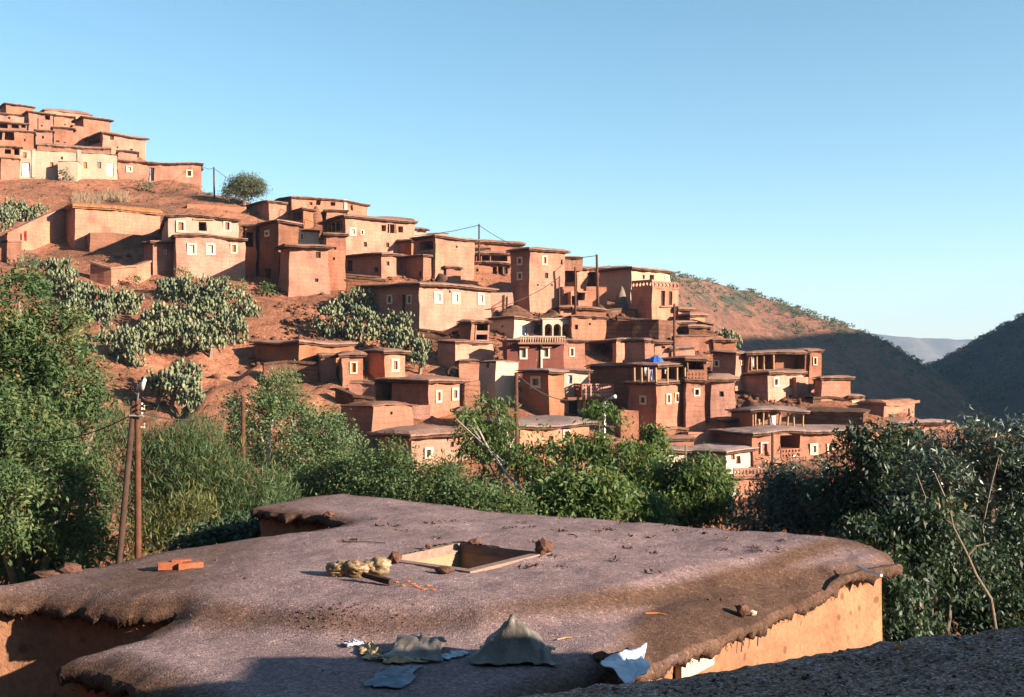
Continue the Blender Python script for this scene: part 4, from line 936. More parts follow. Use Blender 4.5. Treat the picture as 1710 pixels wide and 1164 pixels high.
plant('walnut_tree', "open branched tree with white limbs in front of the flat roofed house", 37, [(828, 676, 34, 20), (790, 698, 34, 16), (845, 715, 44, 22), (880, 735, 48, 28), (800, 745, 34, 26), (925, 760, 36, 26), (860, 770, 46, 26), (905, 790, 46, 24), (815, 800, 34, 22), (950, 740, 22, 16), (775, 725, 18, 12)], 5000, .22, .07, 'walnut', 31, 'palebark', .10, base=892, clump=.36, per=15, droop=1.1, gap=.5, shell=.3,
      extra=[(.05, [(895, 840, -1), (886, 800, -1), (884, 765, -.5)]), (.055, [(897, 842, -1), (868, 815, -1.4), (845, 790, -1.6), (822, 755, -1)]), (.025, [(845, 775, -1.6), (800, 735, -1.5), (762, 700, -1)])])
plant('walnut_tree', "leafy drooping tree in front of the white street lamp", 34, [(1000, 684, 26, 17), (1006, 715, 48, 26), (960, 745, 36, 24), (1045, 745, 48, 26), (1005, 765, 60, 28), (1075, 775, 36, 24), (955, 800, 50, 22), (1030, 805, 60, 26)], 6800, .22, .07, 'walnut', 32, 'bark', .12, base=1005, clump=.38, per=16, droop=1.1, gap=.45, shell=.35)
plant('walnut_tree', "small round leaf cluster tree against the slit window house", 40, [(1088, 716, 17, 17), (1092, 745, 22, 20), (1085, 775, 25, 20)], 1800, .22, .085, 'walnut', 33, 'bark', .05, clump=.35, per=15, droop=.8)
plant('walnut_tree', "leafy tree in front of the half hidden white house", 32, [(1165, 778, 44, 22), (1115, 785, 28, 20), (1190, 805, 34, 24), (1150, 815, 52, 26), (1115, 838, 60, 28), (1180, 852, 52, 24), (1145, 742, 26, 10), (1080, 855, 60, 26)], 8600, .21, .07, 'walnut', 34, 'bark', .12, base=1150, clump=.4, per=17, droop=1.1, gap=.38)
plant('walnut_tree', "dark tree low behind the far roof edge", 29, [(940, 828, 60, 30), (1010, 838, 60, 30), (890, 845, 50, 22), (1060, 855, 50, 28), (990, 810, 50, 20)], 7500, .22, .08, 'walnut', 35, 'bark', .1, clump=.42, per=18, droop=.9, gap=.2)
# right side
plant('olive_tree', "small grey green tree left of the dark thicket", 29, [(1298, 800, 30, 30), (1320, 835, 45, 36), (1285, 850, 40, 36), (1340, 800, 30, 26), (1375, 805, 25, 30), (1350, 860, 55, 34), (1255, 875, 30, 22)], 13000, .17, .035, 'olive', 41, clump=.4, per=26, tr=.1, gap=.2, upright=.2)
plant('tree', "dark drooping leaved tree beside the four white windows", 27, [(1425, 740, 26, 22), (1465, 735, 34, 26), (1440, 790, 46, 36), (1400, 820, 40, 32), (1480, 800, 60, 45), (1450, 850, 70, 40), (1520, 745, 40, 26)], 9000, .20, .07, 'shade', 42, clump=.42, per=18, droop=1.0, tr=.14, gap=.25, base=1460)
plant('olive_tree', "tall silvery tree at the right edge", 24, [(1600, 730, 45, 26), (1660, 740, 50, 32), (1560, 770, 50, 36), (1640, 800, 70, 46), (1700, 800, 50, 60), (1590, 830, 55, 42), (1680, 870, 60, 50), (1750, 760, 60, 60), (1540, 850, 50, 36), (1710, 720, 30, 20), (1620, 705, 16, 12)], 19000, .17, .036, 'olive', 43, 'bark', clump=.42, per=34, tr=.18, gap=.42, base=1660, upright=.2,
      extra=[(.03, [(1660, 1010, 0), (1600, 900, -2), (1582, 840, -2), (1560, 790, -2)]), (.025, [(1660, 1010, 0), (1640, 880, -2), (1655, 810, -2), (1668, 760, -2)]), (.02, [(1660, 1010, 0), (1540, 880, -3), (1545, 830, -3), (1530, 790, -3)])])
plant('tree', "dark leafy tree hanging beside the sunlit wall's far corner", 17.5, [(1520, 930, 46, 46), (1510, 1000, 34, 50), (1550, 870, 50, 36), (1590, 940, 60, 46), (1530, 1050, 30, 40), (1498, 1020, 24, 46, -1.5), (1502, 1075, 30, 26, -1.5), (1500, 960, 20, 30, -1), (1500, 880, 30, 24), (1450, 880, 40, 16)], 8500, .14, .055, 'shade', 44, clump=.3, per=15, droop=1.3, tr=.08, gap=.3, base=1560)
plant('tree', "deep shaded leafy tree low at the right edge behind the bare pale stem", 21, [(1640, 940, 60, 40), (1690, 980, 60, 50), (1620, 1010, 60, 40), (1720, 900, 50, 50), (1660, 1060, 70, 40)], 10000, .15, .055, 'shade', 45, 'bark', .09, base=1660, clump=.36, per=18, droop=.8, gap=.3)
dq = P(1655, 1000, 15); dg = gz(dq.x + .6, 15.2); v, f = [], []
tube(v, f, [(dq.x + .6, 15.2, dg - .3), (dq.x + .3, 15.1, (dg + dq.z) / 2), tuple(dq), tuple(P(1630, 960, 15)), tuple(P(1615, 925, 15)), tuple(P(1592, 880, 15)), tuple(P(1588, 858, 15))], .026, .009, 7)
tube(v, f, [tuple(P(1616, 927, 15)), tuple(P(1630, 912, 15)), tuple(P(1652, 907, 15))], .017, .008, 5); tube(v, f, [tuple(P(1591, 876, 15)), tuple(P(1580, 868, 15))], .012, .006, 5)
tag(mk('dead_branch', v, f, M['bark'], None, (dq.x + .6, 15.2, dg)), "bare pale forked stem standing in front of the dark trees at the right", 'dead tree')
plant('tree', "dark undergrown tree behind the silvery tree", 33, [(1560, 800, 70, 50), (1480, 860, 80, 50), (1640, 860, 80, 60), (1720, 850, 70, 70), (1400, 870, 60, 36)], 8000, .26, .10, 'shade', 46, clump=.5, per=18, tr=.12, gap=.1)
# undergrowth of the valley bed: nobody could count it
rng = np.random.default_rng(50); n = 34000
u = np.concatenate([rng.uniform(-.52, .55, n - 9000), rng.uniform(.28, .6, 9000)]); Y = np.concatenate([rng.uniform(17, 66, n - 9000), rng.uniform(11.5, 30, 9000)]); X = u * Y
Z = ground(X, Y); hgt = np.clip(1.1 + .9 * fbm(X * .35, Y * .35, 3), .15, 2.6)
keep = ((ground(X, Y) < PA + PB * Y + 1.4) | (Y < 50)) & (Y < 62 - 12 * sm((u + .1) / .3))
uu2 = None
keep &= ~((u > .17) & (u < .235) & (Y > 40))
p = np.stack([X, Y, Z + hgt * rng.uniform(0, 1, n) ** .7], 1)[keep]
V, Q, ti = leaves(p, .36, .15, rng, -.1, np.clip(rng.normal(.45, .2, len(p)), 0, 1))
tag(mknp('undergrowth', V, Q, M['walnut'], attrs={'tint': ti}), "green undergrowth covering the valley bed", 'undergrowth', kind='stuff')

def cactus(label, blobs, npad, seed, dd=0, pad=.27):
    npad = int(npad * 2.3)
    rng = np.random.default_rng(seed)
    d = dplane(blobs[0][0], blobs[0][1] + blobs[0][3]) + dd
    C_, T = [], []
    tot = sum(b[2] * b[3] for b in blobs)
    for px, py, rx, ry in blobs:
        dl = dplane(px, py + ry * .6) + dd; c = np.array(P(px, py, dl)); m = int(npad * rx * ry / tot)
        s = max(3, m // 9)
        v = rng.normal(size=(s, 3)); v /= np.linalg.norm(v, axis=1)[:, None]; rr = rng.uniform(.25, 1, s)[:, None] ** .6
        st = c + v * rr * np.array([rx / F * dl, rx / F * dl * .7, ry / F * dl])
        for q in st:      # a stack of pads growing one out of another
            k = rng.integers(5, 13); pcur = q.copy()
            for _ in range(k):
                C_.append(pcur.copy()); T.append(rng.normal(.5, .2)); pcur = q + rng.normal(size=3) * np.array([.5, .5, .4]) * pad * 2.2
    C_ = np.array(C_); T = np.clip(np.array(T), 0, .95)
    ok = C_[:, 2] > ground(C_[:, 0], C_[:, 1]) - .1; C_, T = C_[ok], T[ok]; n = len(C_)
    a = rng.uniform(0, 2 * np.pi, n); til = rng.normal(0, .45, n)
    upv = np.stack([np.sin(til) * np.cos(a + 1.3), np.sin(til) * np.sin(a + 1.3), np.cos(til)], 1)
    sd = np.stack([np.cos(a), np.sin(a), np.zeros(n)], 1); sd -= upv * (sd * upv).sum(1)[:, None]; sd /= np.linalg.norm(sd, axis=1)[:, None]
    nr = np.cross(sd, upv); r = pad * rng.uniform(.7, 1.15, n)
    ring = [(math.cos(t) * (.62 if math.sin(t) > -.3 else .45), math.sin(t)) for t in np.arange(8) * math.pi / 4 + math.pi / 8]
    Vs = [C_ + sd * (x * r)[:, None] + upv * (y * r)[:, None] for x, y in ring] + [C_ + nr * (.16 * r)[:, None], C_ - nr * (.16 * r)[:, None]]
    V = np.stack(Vs, 1).reshape(-1, 3); b = np.arange(n)[:, None] * 10
    tri = [(j, (j + 1) % 8, 8) for j in range(8)] + [((j + 1) % 8, j, 9) for j in range(8)]
    Q = (b[:, :, None] + np.array(tri)[None]).reshape(-1, 3)
    org = P(blobs[0][0], blobs[0][1] + blobs[0][3], d); org.z = gz(org.x, org.y)
    root = tag(empty('prickly_pear', org), label, 'cactus', TG['prickly_pear'])
    mknp('foliage', V, Q, M['cactus'], root, tuple(org), attrs={'tint': np.repeat(T, 10)})
    v, f = [], []
    for px, py, rx, ry in blobs:
        c = P(px, py, dplane(px, py + ry * .6) + dd); g = gz(c.x, c.y); tube(v, f, [(c.x, c.y, g - .4), (c.x + .15, c.y, (g + c.z) / 2), (c.x, c.y, max(c.z, g + .5))], .22, .14)
    mk('stem', v, f, M['bark'], root, tuple(org))
cactus("pale prickly pear below the sloping garden wall", [(98, 456, 34, 30), (84, 475, 26, 20), (125, 480, 24, 26)], 420, 61)
cactus("small prickly pear stepping down right of the pale one", [(135, 500, 20, 20), (118, 515, 16, 16)], 140, 62)
cactus("dark hearted prickly pear in the middle of the slope", [(185, 505, 40, 24), (165, 525, 28, 24), (215, 510, 24, 22)], 380, 63)
cactus("prickly pear hanging over the gully beside the big left tree", [(205, 575, 24, 28), (222, 590, 20, 18), (180, 560, 18, 16)], 230, 64)
cactus("largest yellowish prickly pear thicket below the three framed windows", [(320, 490, 56, 26), (290, 480, 30, 20), (370, 495, 40, 28), (345, 525, 60, 30), (390, 545, 30, 24)], 950, 65)
cactus("wide prickly pear thicket spreading down from the largest one", [(270, 530, 40, 30), (250, 560, 44, 26), (310, 560, 50, 26), (350, 570, 36, 18)], 640, 66)
cactus("prickly pear at the right end of the large thicket", [(412, 512, 20, 24), (425, 525, 12, 16)], 150, 67)
cactus("tall prickly pear above the double pole", [(305, 628, 30, 28), (285, 645, 28, 24), (318, 655, 22, 26), (262, 640, 18, 20)], 420, 68)
cactus("green prickly pear left of the three window pink house", [(588, 510, 36, 30), (556, 540, 34, 30), (600, 545, 36, 36), (620, 520, 18, 20)], 560, 69)
cactus("prickly pear against the corner of the three window pink house", [(664, 548, 28, 28), (672, 575, 24, 26), (645, 570, 18, 24)], 330, 70)
cactus("narrow prickly pear hanging right of the house corner one", [(704, 580, 14, 26), (700, 600, 10, 14)], 120, 71)
cactus("prickly pear at the left edge under the hilltop houses", [(22, 350, 24, 22), (45, 352, 24, 18), (4, 365, 20, 26), (70, 355, 10, 10)], 330, 72)
cactus("pale little prickly pear at the village's right shoulder", [(1213, 560, 12, 10), (1224, 568, 10, 8)], 80, 73, 4)
def bushlet(label, px, py, rx, ry, n, mat, seed, L=.24, dd=0, cat='bush', nm='bush'):
    d = dplane(px, py + ry) + dd
    plant(nm, label, d, [(px, py, rx, ry), (px + rx * .4, py + ry * .3, rx * .6, ry * .7)], n, L, L * .5, mat, seed, cat=cat, tr=.05, clump=.35, per=14, limbs=False)
bushlet("green bush at the corner of the two storey cream topped house", 306, 458, 16, 14, 420, 'walnut', 81)
bushlet("small bush under the three framed windows", 372, 466, 11, 9, 220, 'poplar', 82)
bushlet("round bush right of the framed window house", 402, 476, 12, 10, 240, 'poplar', 83)
bushlet("round bush at the foot of the brown sided house", 448, 480, 17, 12, 380, 'lefttree', 84)
bushlet("blue grey bush below the dark wall end", 46, 432, 15, 14, 300, 'olive', 85)
bushlet("leafless grey bush in front of the cream annex", 110, 292, 12, 13, 260, 'ridgetree', 86, .3)
bushlet("dark bush below the open doorway of the hilltop house", 238, 308, 20, 10, 380, 'ridgetree', 87, .3)
bushlet("low green bush under the hilltop house's right corner", 344, 326, 13, 7, 240, 'poplar', 88)
bushlet("bush by the small square tower room", 224, 465, 12, 6, 160, 'poplar', 89)
bushlet("small plant growing from the brown house's end wall", 482, 393, 7, 6, 90, 'poplar', 90, .16, -.8)
bushlet("balcony plants above the pierced brick balcony", 1160, 617, 13, 5, 160, 'poplar', 91, .14, -5)
bushlet("plant pot greenery by the green door", 620, 638, 9, 5, 90, 'yellow', 92, .16, -1)
bushlet("yellowed shrub by the orange shutter window", 597, 622, 8, 4, 80, 'yellow', 93, .16, -1.5)
plant('tree', "lone round tree on the ridge against the sky", 158, [(395, 308, 18, 16), (424, 304, 16, 14), (408, 318, 22, 14), (410, 298, 14, 10), (384, 318, 12, 12), (432, 312, 12, 12)], 6500, .36, .13, 'ridgetree', 94, clump=.8, per=14, tr=.25, gap=.3, base=409)
# dry grass strip, stones, tufts on the slope
rng = np.random.default_rng(95); n = 1400
px = rng.uniform(120, 216, n); py = 335 - 3 * rng.random(n) + 4 * vn(px * .05, px * 0)
D = dplane(px, py) + rng.uniform(-2, 3, n); X = (px - CX) / F * D; Z = ground(X, D)
V, Q, ti = leaves(np.stack([X, D, Z + .45], 1), 1.1, .05, rng, -2.0, np.clip(rng.normal(.5, .2, n), 0, .9), None, .6)
tag(mknp('dry_grass', V, Q, M['drygrass'], attrs={'tint': ti}), "strip of pale dry grass above the straw eaved house", 'grass', kind='stuff')
n = 5200; u = rng.uniform(-.47, .40, n); Y = rng.uniform(66, 200, n); X = u * Y; ok = fbm(X * .09 + 4, Y * .09, 3) > .12; X, Y = X[ok], Y[ok]
n = len(X); k = 7; ii = np.repeat(np.arange(n), k)
pt = np.stack([X[ii] + rng.normal(0, .2, n * k), Y[ii] + rng.normal(0, .2, n * k), ground(X, Y)[ii] + rng.uniform(.05, .4, n * k)], 1)
V, Q, ti = leaves(pt, .3, .09, rng, -.8, np.clip(rng.normal(.45, .22, n)[ii] + rng.normal(0, .1, n * k), 0, .9))
tag(mknp('tufts', V, Q, M['ridgetree'], attrs={'tint': ti}), "small dry tufts scattered over the red slope", 'tufts', kind='stuff')
def rocks_np(P0, R, rng, flatten=.65):
    ico = bpy.data.meshes.new('t'); import bmesh
    bm = bmesh.new(); bmesh.ops.create_icosphere(bm, subdivisions=1, radius=1); bv = np.array([v.co[:] for v in bm.verts]); bf = np.array([[v.index for v in f.verts] for f in bm.faces]); bm.free(); bpy.data.meshes.remove(ico)
    n = len(P0); s = rng.uniform(.6, 1.3, (n, 1, 3)) * np.array([1, 1, flatten]); nz = 1 + rng.normal(0, .16, (n, len(bv), 1))
    a = rng.uniform(0, 6.28, n); ca, sa = np.cos(a)[:, None], np.sin(a)[:, None]
    q = bv[None] * s * nz * R[:, None, None]; x = q[..., 0] * ca - q[..., 1] * sa; y = q[..., 0] * sa + q[..., 1] * ca
    V = np.stack([x, y, q[..., 2]], -1) + P0[:, None]; Q = (np.arange(n)[:, None, None] * len(bv) + bf[None]).reshape(-1, 3)
    return V.reshape(-1, 3), Q
n = 5200; u = rng.uniform(-.47, .40, n); Y = rng.uniform(64, 200, n) ; X = u * Y; ok = fbm(X * .12 + 40, Y * .12, 3) > -.1; X, Y = X[ok], Y[ok]
R = .09 + .32 * rng.random(len(X)) ** 5
V, Q = rocks_np(np.stack([X, Y, ground(X, Y) + R * .15], 1), R, rng)
tag(mknp('stones', V, Q, M['rock']), "loose stones scattered over the red slope", 'stones', kind='stuff')
n = 11000; px = rng.uniform(420, 1400, n); t = rng.uniform(0, 1, n); py = np.interp(px, [420, 600, 800, 1000, 1200, 1400], [470, 470, 470, 520, 540, 650]) + t * 150
D = dplane(px, py); X = (px - CX) / F * D; ok = fbm(X * .25 + 9, D * .25, 2) > -.15; X, D = X[ok], D[ok]; R = .07 + .26 * rng.random(len(X)) ** 4
V, Q = rocks_np(np.stack([X, D, ground(X, D) + R * .3], 1), R, rng, .8)
tag(mknp('rubble', V, Q, M['stone']), "brown rubble lying between the stacked houses", 'rubble', kind='stuff')
# scrub on the middle hill
n = 5200; u = rng.uniform(.08, .42, n); Y = rng.uniform(480, 680, n)
Yc = 620 + 40 * vn(u * 9, u * 0); X = u * Y; nearc = np.exp(-((Y - Yc) / 24) ** 2); pr = .6 * nearc + np.where(fbm(X * .012 + 8, Y * .05, 4) > .62, .3, .008)
ok = (rng.random(n) < pr); X, Y, u = X[ok], Y[ok], u[ok]; Z = hillz(u, Y); n = len(X); k = 16; ii = np.repeat(np.arange(n), k)
pt = np.stack([X[ii] + rng.normal(0, .9, n * k), Y[ii] + rng.normal(0, .9, n * k), Z[ii] + rng.uniform(0, 2.0, n * k)], 1)
V, Q, ti = leaves(pt, 1.1, .8, rng, 0, np.clip(rng.normal(.35, .2, n)[ii] + rng.normal(0, .1, n * k), 0, .9))
tag(mknp('scrub', V, Q, M['ridgetree'], attrs={'tint': ti}), "dark scrub dotting the hill behind the village", 'scrub', kind='stuff')
n = 3800; X = rng.uniform(260, 520, n); Y = rng.uniform(700, 900, n); Z = mountz(X, Y); k = 12; ii = np.repeat(np.arange(n), k)
pt = np.stack([X[ii] + rng.normal(0, 1.2, n * k), Y[ii] + rng.normal(0, 1.2, n * k), Z[ii] + rng.uniform(0, 2.2, n * k)], 1)
V, Q, ti = leaves(pt, 1.5, 1.1, rng, 0, np.clip(rng.normal(.3, .2, n)[ii], 0, .9))
tag(mknp('scrub', V, Q, M['shade'], attrs={'tint': ti}), "dark scrub dotting the shadowed mountainside", 'scrub', kind='stuff')

# ---------------------------------------------------------------- poles, wires, lamp
def pole(label, x0, y0, x1, y1, d, r, m='pole', name='utility_pole', cat='pole', d1=None, cap=True):
    a, b = P(x0, y0, d), P(x1, y1, d1 or d); a2 = Vector((a.x, a.y, min(a.z, gz(a.x, a.y)) - .3))
    rt = Root(name, label, cat, tuple(a)); v, f = [], []
    tube(v, f, [tuple(a2), tuple(a2.lerp(b, .5)), tuple(b)], r * 1.15, r * .85, 9); rt.part('shaft', v, f, M[m], smooth=True)
    if cap:
        for k in range(2):
            v, f = [], []; q = b - Vector((0, 0, .2 + .35 * k)); tube(v, f, [(q.x + r, q.y - r * .4, q.z), (q.x + r + .07, q.y - r * .4, q.z), (q.x + r + .07, q.y - r * .4, q.z + .08)], .02, .02); rt.part('insulator', v, f, M['frame'])
    return rt, b
rt, pA = pole("double wooden pole with insulators in front of the big left tree", 231, 940, 230, 666, 22, .066)
v, f = [], []; a = P(166, 945, 21.6); a.z = min(a.z, gz(a.x, a.y)) - .3; b = P(224, 668, 22.0)
tube(v, f, [tuple(a), tuple(a.lerp(b, .5)), tuple(b)], .066, .055, 9); rt.part('brace', v, f, M['darkpole'], smooth=True)
v, f = [], []; tube(v, f, [tuple(P(216, 694, 21.9)), tuple(P(240, 695, 21.9))], .02, .02); rt.part('collar', v, f, M['metal'])
for k in range(3):
    v, f = [], []; q = P(234.5, 674 + 8 * k, 21.9); tube(v, f, [tuple(q), tuple(q + Vector((.05, -.05, 0)))], .022, .022); rt.part('insulator', v, f, M['frame'])
v, f = [], []; tube(v, f, [tuple(P(229, 672, 22)), tuple(P(231, 655, 21.8)), tuple(P(236, 648, 21.6))], .018, .015); rt.part('lamp_arm', v, f, M['metal'])
v, f = [], []; tube(v, f, [tuple(P(234, 650, 21.6)), tuple(P(238, 641, 21.5)), tuple(P(242, 634, 21.4))], .075, .03, 10); rt.part('lamp_head', v, f, M['whitep'], smooth=True)
rt, pB = pole("thin brown pole in front of the pale trunked tree", 406, 790, 406, 662, 44, .10)
rt, pC = pole("dark pole beside the shaded cream house flank", 863, 706, 862, 622, 72, .14)
rt, pD = pole("skyline wire pole at the middle of the ridge", 800, 424, 800, 374, 138, .11)
rt, pE = pole("leaning skyline pole beside the brick parapet tower", 999, 482, 996.5, 425, 124, .15)
rt, pE2 = pole("thin wire pole by the lone ridge tree", 358, 322, 357, 279, 160, .12, cap=False)
rt, pF = pole("street pole standing among the middle houses", 1126, 586, 1126, 507, 100, .11)
rt, pG = pole("pole at the sunlit side of the tall tower", 934, 518, 934, 461, 121, .09, cap=False)
rt, pG2 = pole("pole between tall tower and roof terrace house", 961, 514, 960.5, 446, 120, .12, cap=False)
rt, pH = pole("pole in front of the long lower house's door", 1290, 790, 1290, 722, 74, .10)
rt, pI = pole("thin mast on the hilltop beside the small pink houses", 63.5, 243, 63.5, 197, 195, .12, cap=False)
lp = P(1010, 800, 40); rl = Root('street_lamp', "white street lamp on a thin arm above the drooping tree", 'street lamp', (lp.x, lp.y, gz(lp.x, lp.y)))
v, f = [], []; tube(v, f, [(lp.x, lp.y, gz(lp.x, lp.y) - .3), tuple(P(1009, 740, 40)), tuple(P(1009, 668, 40))], .07, .05); rl.part('shaft', v, f, M['metal'])
v, f = [], []; tube(v, f, [tuple(P(1009, 673, 40)), tuple(P(1015, 667, 40)), tuple(P(1021, 664, 40))], .03, .03); rl.part('lamp_arm', v, f, M['metal'])
v, f = [], []; tube(v, f, [tuple(P(1019, 665.5, 40)), tuple(P(1023, 663.5, 39.9)), tuple(P(1028, 662, 39.8))], .035, .065, 10); rl.part('lamp_head', v, f, M['whitep'], smooth=True)
def wire(label, a, b, sag, r=.02):
    v, f = [], []; pts = []
    for i in range(13):
        t = i / 12; q = a.lerp(b, t); pts.append((q.x, q.y, q.z - sag * 4 * t * (1 - t)))
    tube(v, f, pts, r, r, 4); o = mk('power_line', v, f, M['wire'], None, tuple(a)); tag(o, label, 'wire')
wire("wire from the left frame edge to the double pole", P(-60, 705, 26), P(225, 690, 22), .5, .012)
wire("wire from the double pole to the thin brown pole", P(236, 690, 22), P(406, 666, 44), .4, .014)
wire("wire from the lone tree's pole to the skyline wire pole", P(357, 281, 160), P(800, 376, 138), 4.5, .035)
wire("wire from the skyline wire pole to the leaning skyline pole", P(800, 376, 138), P(996, 427, 124), 1.5, .035)
wire("wire from the hilltop house corner to the lone tree's pole", P(334, 272, 172), P(357, 280, 160), .5, .03)
wire("cable crossing the sunlit face of the tall tower", P(934, 463, 121), P(774, 518, 116), 1.0, .04)
wire("cable from the dark pole across the balcony house", P(862, 624, 72), P(960, 668, 74), .5, .03)

# ---------------------------------------------------------------- things about the village
def canopy(label, px, py, rpx, hpx, d, m):
    c = P(px, py, d); R = rpx / F * d; h = hpx / F * d; rt = Root('umbrella', label, 'umbrella', (c.x, c.y, c.z - 1.2))
    v, f = [], []; K = 16
    for ring, (r, z) in enumerate(((1, 0), (.8, .45), (.5, .8), (.2, .97))):
        for j in range(K):
            a = 2 * math.pi * j / K; s = r * (1 if j % 2 else .94); v.append((c.x + R * s * math.cos(a), c.y + R * s * math.sin(a), c.z + h * z - (0 if j % 2 else .04)))
    for i in range(3):
        for j in range(K): f.append((i * K + j, i * K + (j + 1) % K, (i + 1) * K + (j + 1) % K, (i + 1) * K + j))
    f.append(tuple(3 * K + j for j in range(K))); rt.part('canopy', v, f, M[m])
    v, f = [], []; tube(v, f, [(c.x, c.y, c.z - 1.2), (c.x, c.y, c.z + h)], .05, .04); rt.part('pole', v, f, M['metal'])
canopy("blue umbrella open on the laundry balcony's roof", 1095, 605, 14.5, 11, bQ.d + 3.2, 'tarp')
def cloth(label, x0, x1, y0, y1, d, m, seed, cat='laundry', name='laundry'):
    v, f = [], []; N, K = 8, 7
    for i in range(N + 1):
        for j in range(K + 1):
            px = x0 + (x1 - x0) * i / N; py = y0 + (y1 - y0) * j / K
            q = P(px, py, d); nq = mnoise.noise(Vector((i * .7 + seed, j * .25, seed))) ; v.append((q.x + .03 * nq, q.y + .12 * nq * (.3 + j / K), q.z + .05 * mnoise.noise(Vector((i * .6, seed, j)))))
    for i in range(N):
        for j in range(K): a = i * (K + 1) + j; f.append((a, a + 1, a + K + 2, a + K + 1))
    o = mk(name, v, f, M[m], None, tuple(P((x0 + x1) / 2, y1, d)), True); md = o.modifiers.new('thickness', 'SOLIDIFY'); md.thickness = .02
    tag(o, label, cat)
M['clothblue'] = flat("blue cloth", (.25, .30, .50), .2, 5); M['clothwhite'] = flat("white cloth", (.72, .70, .68), .1, 5); M['redcloth'] = flat("red cloth", (.5, .05, .04), .2, 5)
dl = bQ.d + .7
cloth("white sheet hanging on the laundry balcony", 1076, 1082, 614, 628, dl + .4, 'clothwhite', 1)
cloth("blue patterned cloth hanging on the laundry balcony", 1082.5, 1090, 617, 635, dl + .3, 'clothblue', 2)
cloth("small pale cloth in the dark of the laundry balcony", 1110, 1116, 617, 624, bQ.d + 2.2, 'clothwhite', 3)
cloth("white garment hanging between the pergola posts", 1287, 1295, 694, 716, bV.d + .2, 'clothwhite', 4)
cloth("pale cloth on the left of the pergola", 1266, 1269, 700, 714, bV.d + .1, 'pale', 5)
cloth("narrow white curtain at the left of the turret gallery", 1256, 1259, 594, 614, bT2.d + .1, 'clothwhite', 6)
cloth("red cloth on the sloping garden wall", 40, 45, 386, 402, dplane(42, 404) - .6, 'redcloth', 7)
cloth("white washing above the lowest terrace house's left end", 1212, 1229, 817, 829, bX.d - 1.5, 'clothwhite', 8)
d = dplane(756, 634) - 1.5; c = P(756, 622, d); v, f = [], []; K = 18
for i in range(K):
    a = 2 * math.pi * i / K
    for j in range(6):
        b = 2 * math.pi * j / 6; r = .42 + .13 * math.cos(b); v.append((c.x + r * math.cos(a), c.y + .12 * math.sin(b), c.z + r * math.sin(a)))
for i in range(K):
    for j in range(6): f.append((i * 6 + j, ((i + 1) % K) * 6 + j, ((i + 1) % K) * 6 + (j + 1) % 6, i * 6 + (j + 1) % 6))
tag(mk('tyre', v, f, M['dark'], None, tuple(c), True), "old tyre leaning on the bank above the narrow white windows", 'tyre')

# ---------------------------------------------------------------- the near house with the flat mud roof
def Pz(px, py, z): d = z * F / (HY - py); return np.array([(px - CX) / F * d, d])
M['gravelroof'] = None
def roof_mat():
    m, n, p, o = newmat("trodden_mud_roof"); co = pos(n)
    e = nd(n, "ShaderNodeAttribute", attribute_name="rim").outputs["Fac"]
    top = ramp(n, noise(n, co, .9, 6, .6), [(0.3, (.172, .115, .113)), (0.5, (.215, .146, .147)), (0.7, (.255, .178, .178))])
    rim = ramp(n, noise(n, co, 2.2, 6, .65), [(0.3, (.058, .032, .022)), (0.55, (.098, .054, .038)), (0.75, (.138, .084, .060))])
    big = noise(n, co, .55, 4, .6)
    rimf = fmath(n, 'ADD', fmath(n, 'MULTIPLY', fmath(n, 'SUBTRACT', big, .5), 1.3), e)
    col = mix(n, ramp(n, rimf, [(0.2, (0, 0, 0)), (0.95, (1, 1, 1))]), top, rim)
    g = nd(n, "ShaderNodeTexVoronoi"); g.inputs["Scale"].default_value = 46; n.links.new(co, g.inputs["Vector"])
    gs = nd(n, "ShaderNodeSeparateColor"); n.links.new(g.outputs["Color"], gs.inputs[0])
    col = mix(n, .75, col, ramp(n, gs.outputs[0], [(0, (.5, .46, .43)), (.35, (.85, .85, .85)), (.8, (1.2, 1.18, 1.15)), (.97, (1.5, 1.45, 1.4)), (1, (2.4, 2.3, 2.1))]), 'MULTIPLY')
    f2 = noise(n, co, 90, 3, .7); col = mix(n, .5, col, ramp(n, f2, [(0.3, (.55, .55, .55)), (.7, (1.4, 1.4, 1.4))]), 'MULTIPLY')
    # flecks of dark dung and pale straw
    fl = noise(n, co, 7, 2, .5, (1, 1, 1)); fl2 = noise(n, co, 34, 3, .6)
    k = fmath(n, 'MULTIPLY', ramp(n, fl, [(.55, (0, 0, 0)), (.68, (1, 1, 1))]), ramp(n, fl2, [(.56, (0, 0, 0)), (.62, (1, 1, 1))]))
    col = mix(n, fmath(n, 'MULTIPLY', k, .55), col, (.05, .028, .016))
    n.links.new(col, p.inputs["Base Color"])
    h = fmath(n, 'ADD', fmath(n, 'MULTIPLY', g.outputs["Distance"], -.8), fmath(n, 'ADD', f2, noise(n, co, 16, 4, .6)))
    bump(n, p, h, .55, .016); return m
M['nearroof'] = roof_mat()
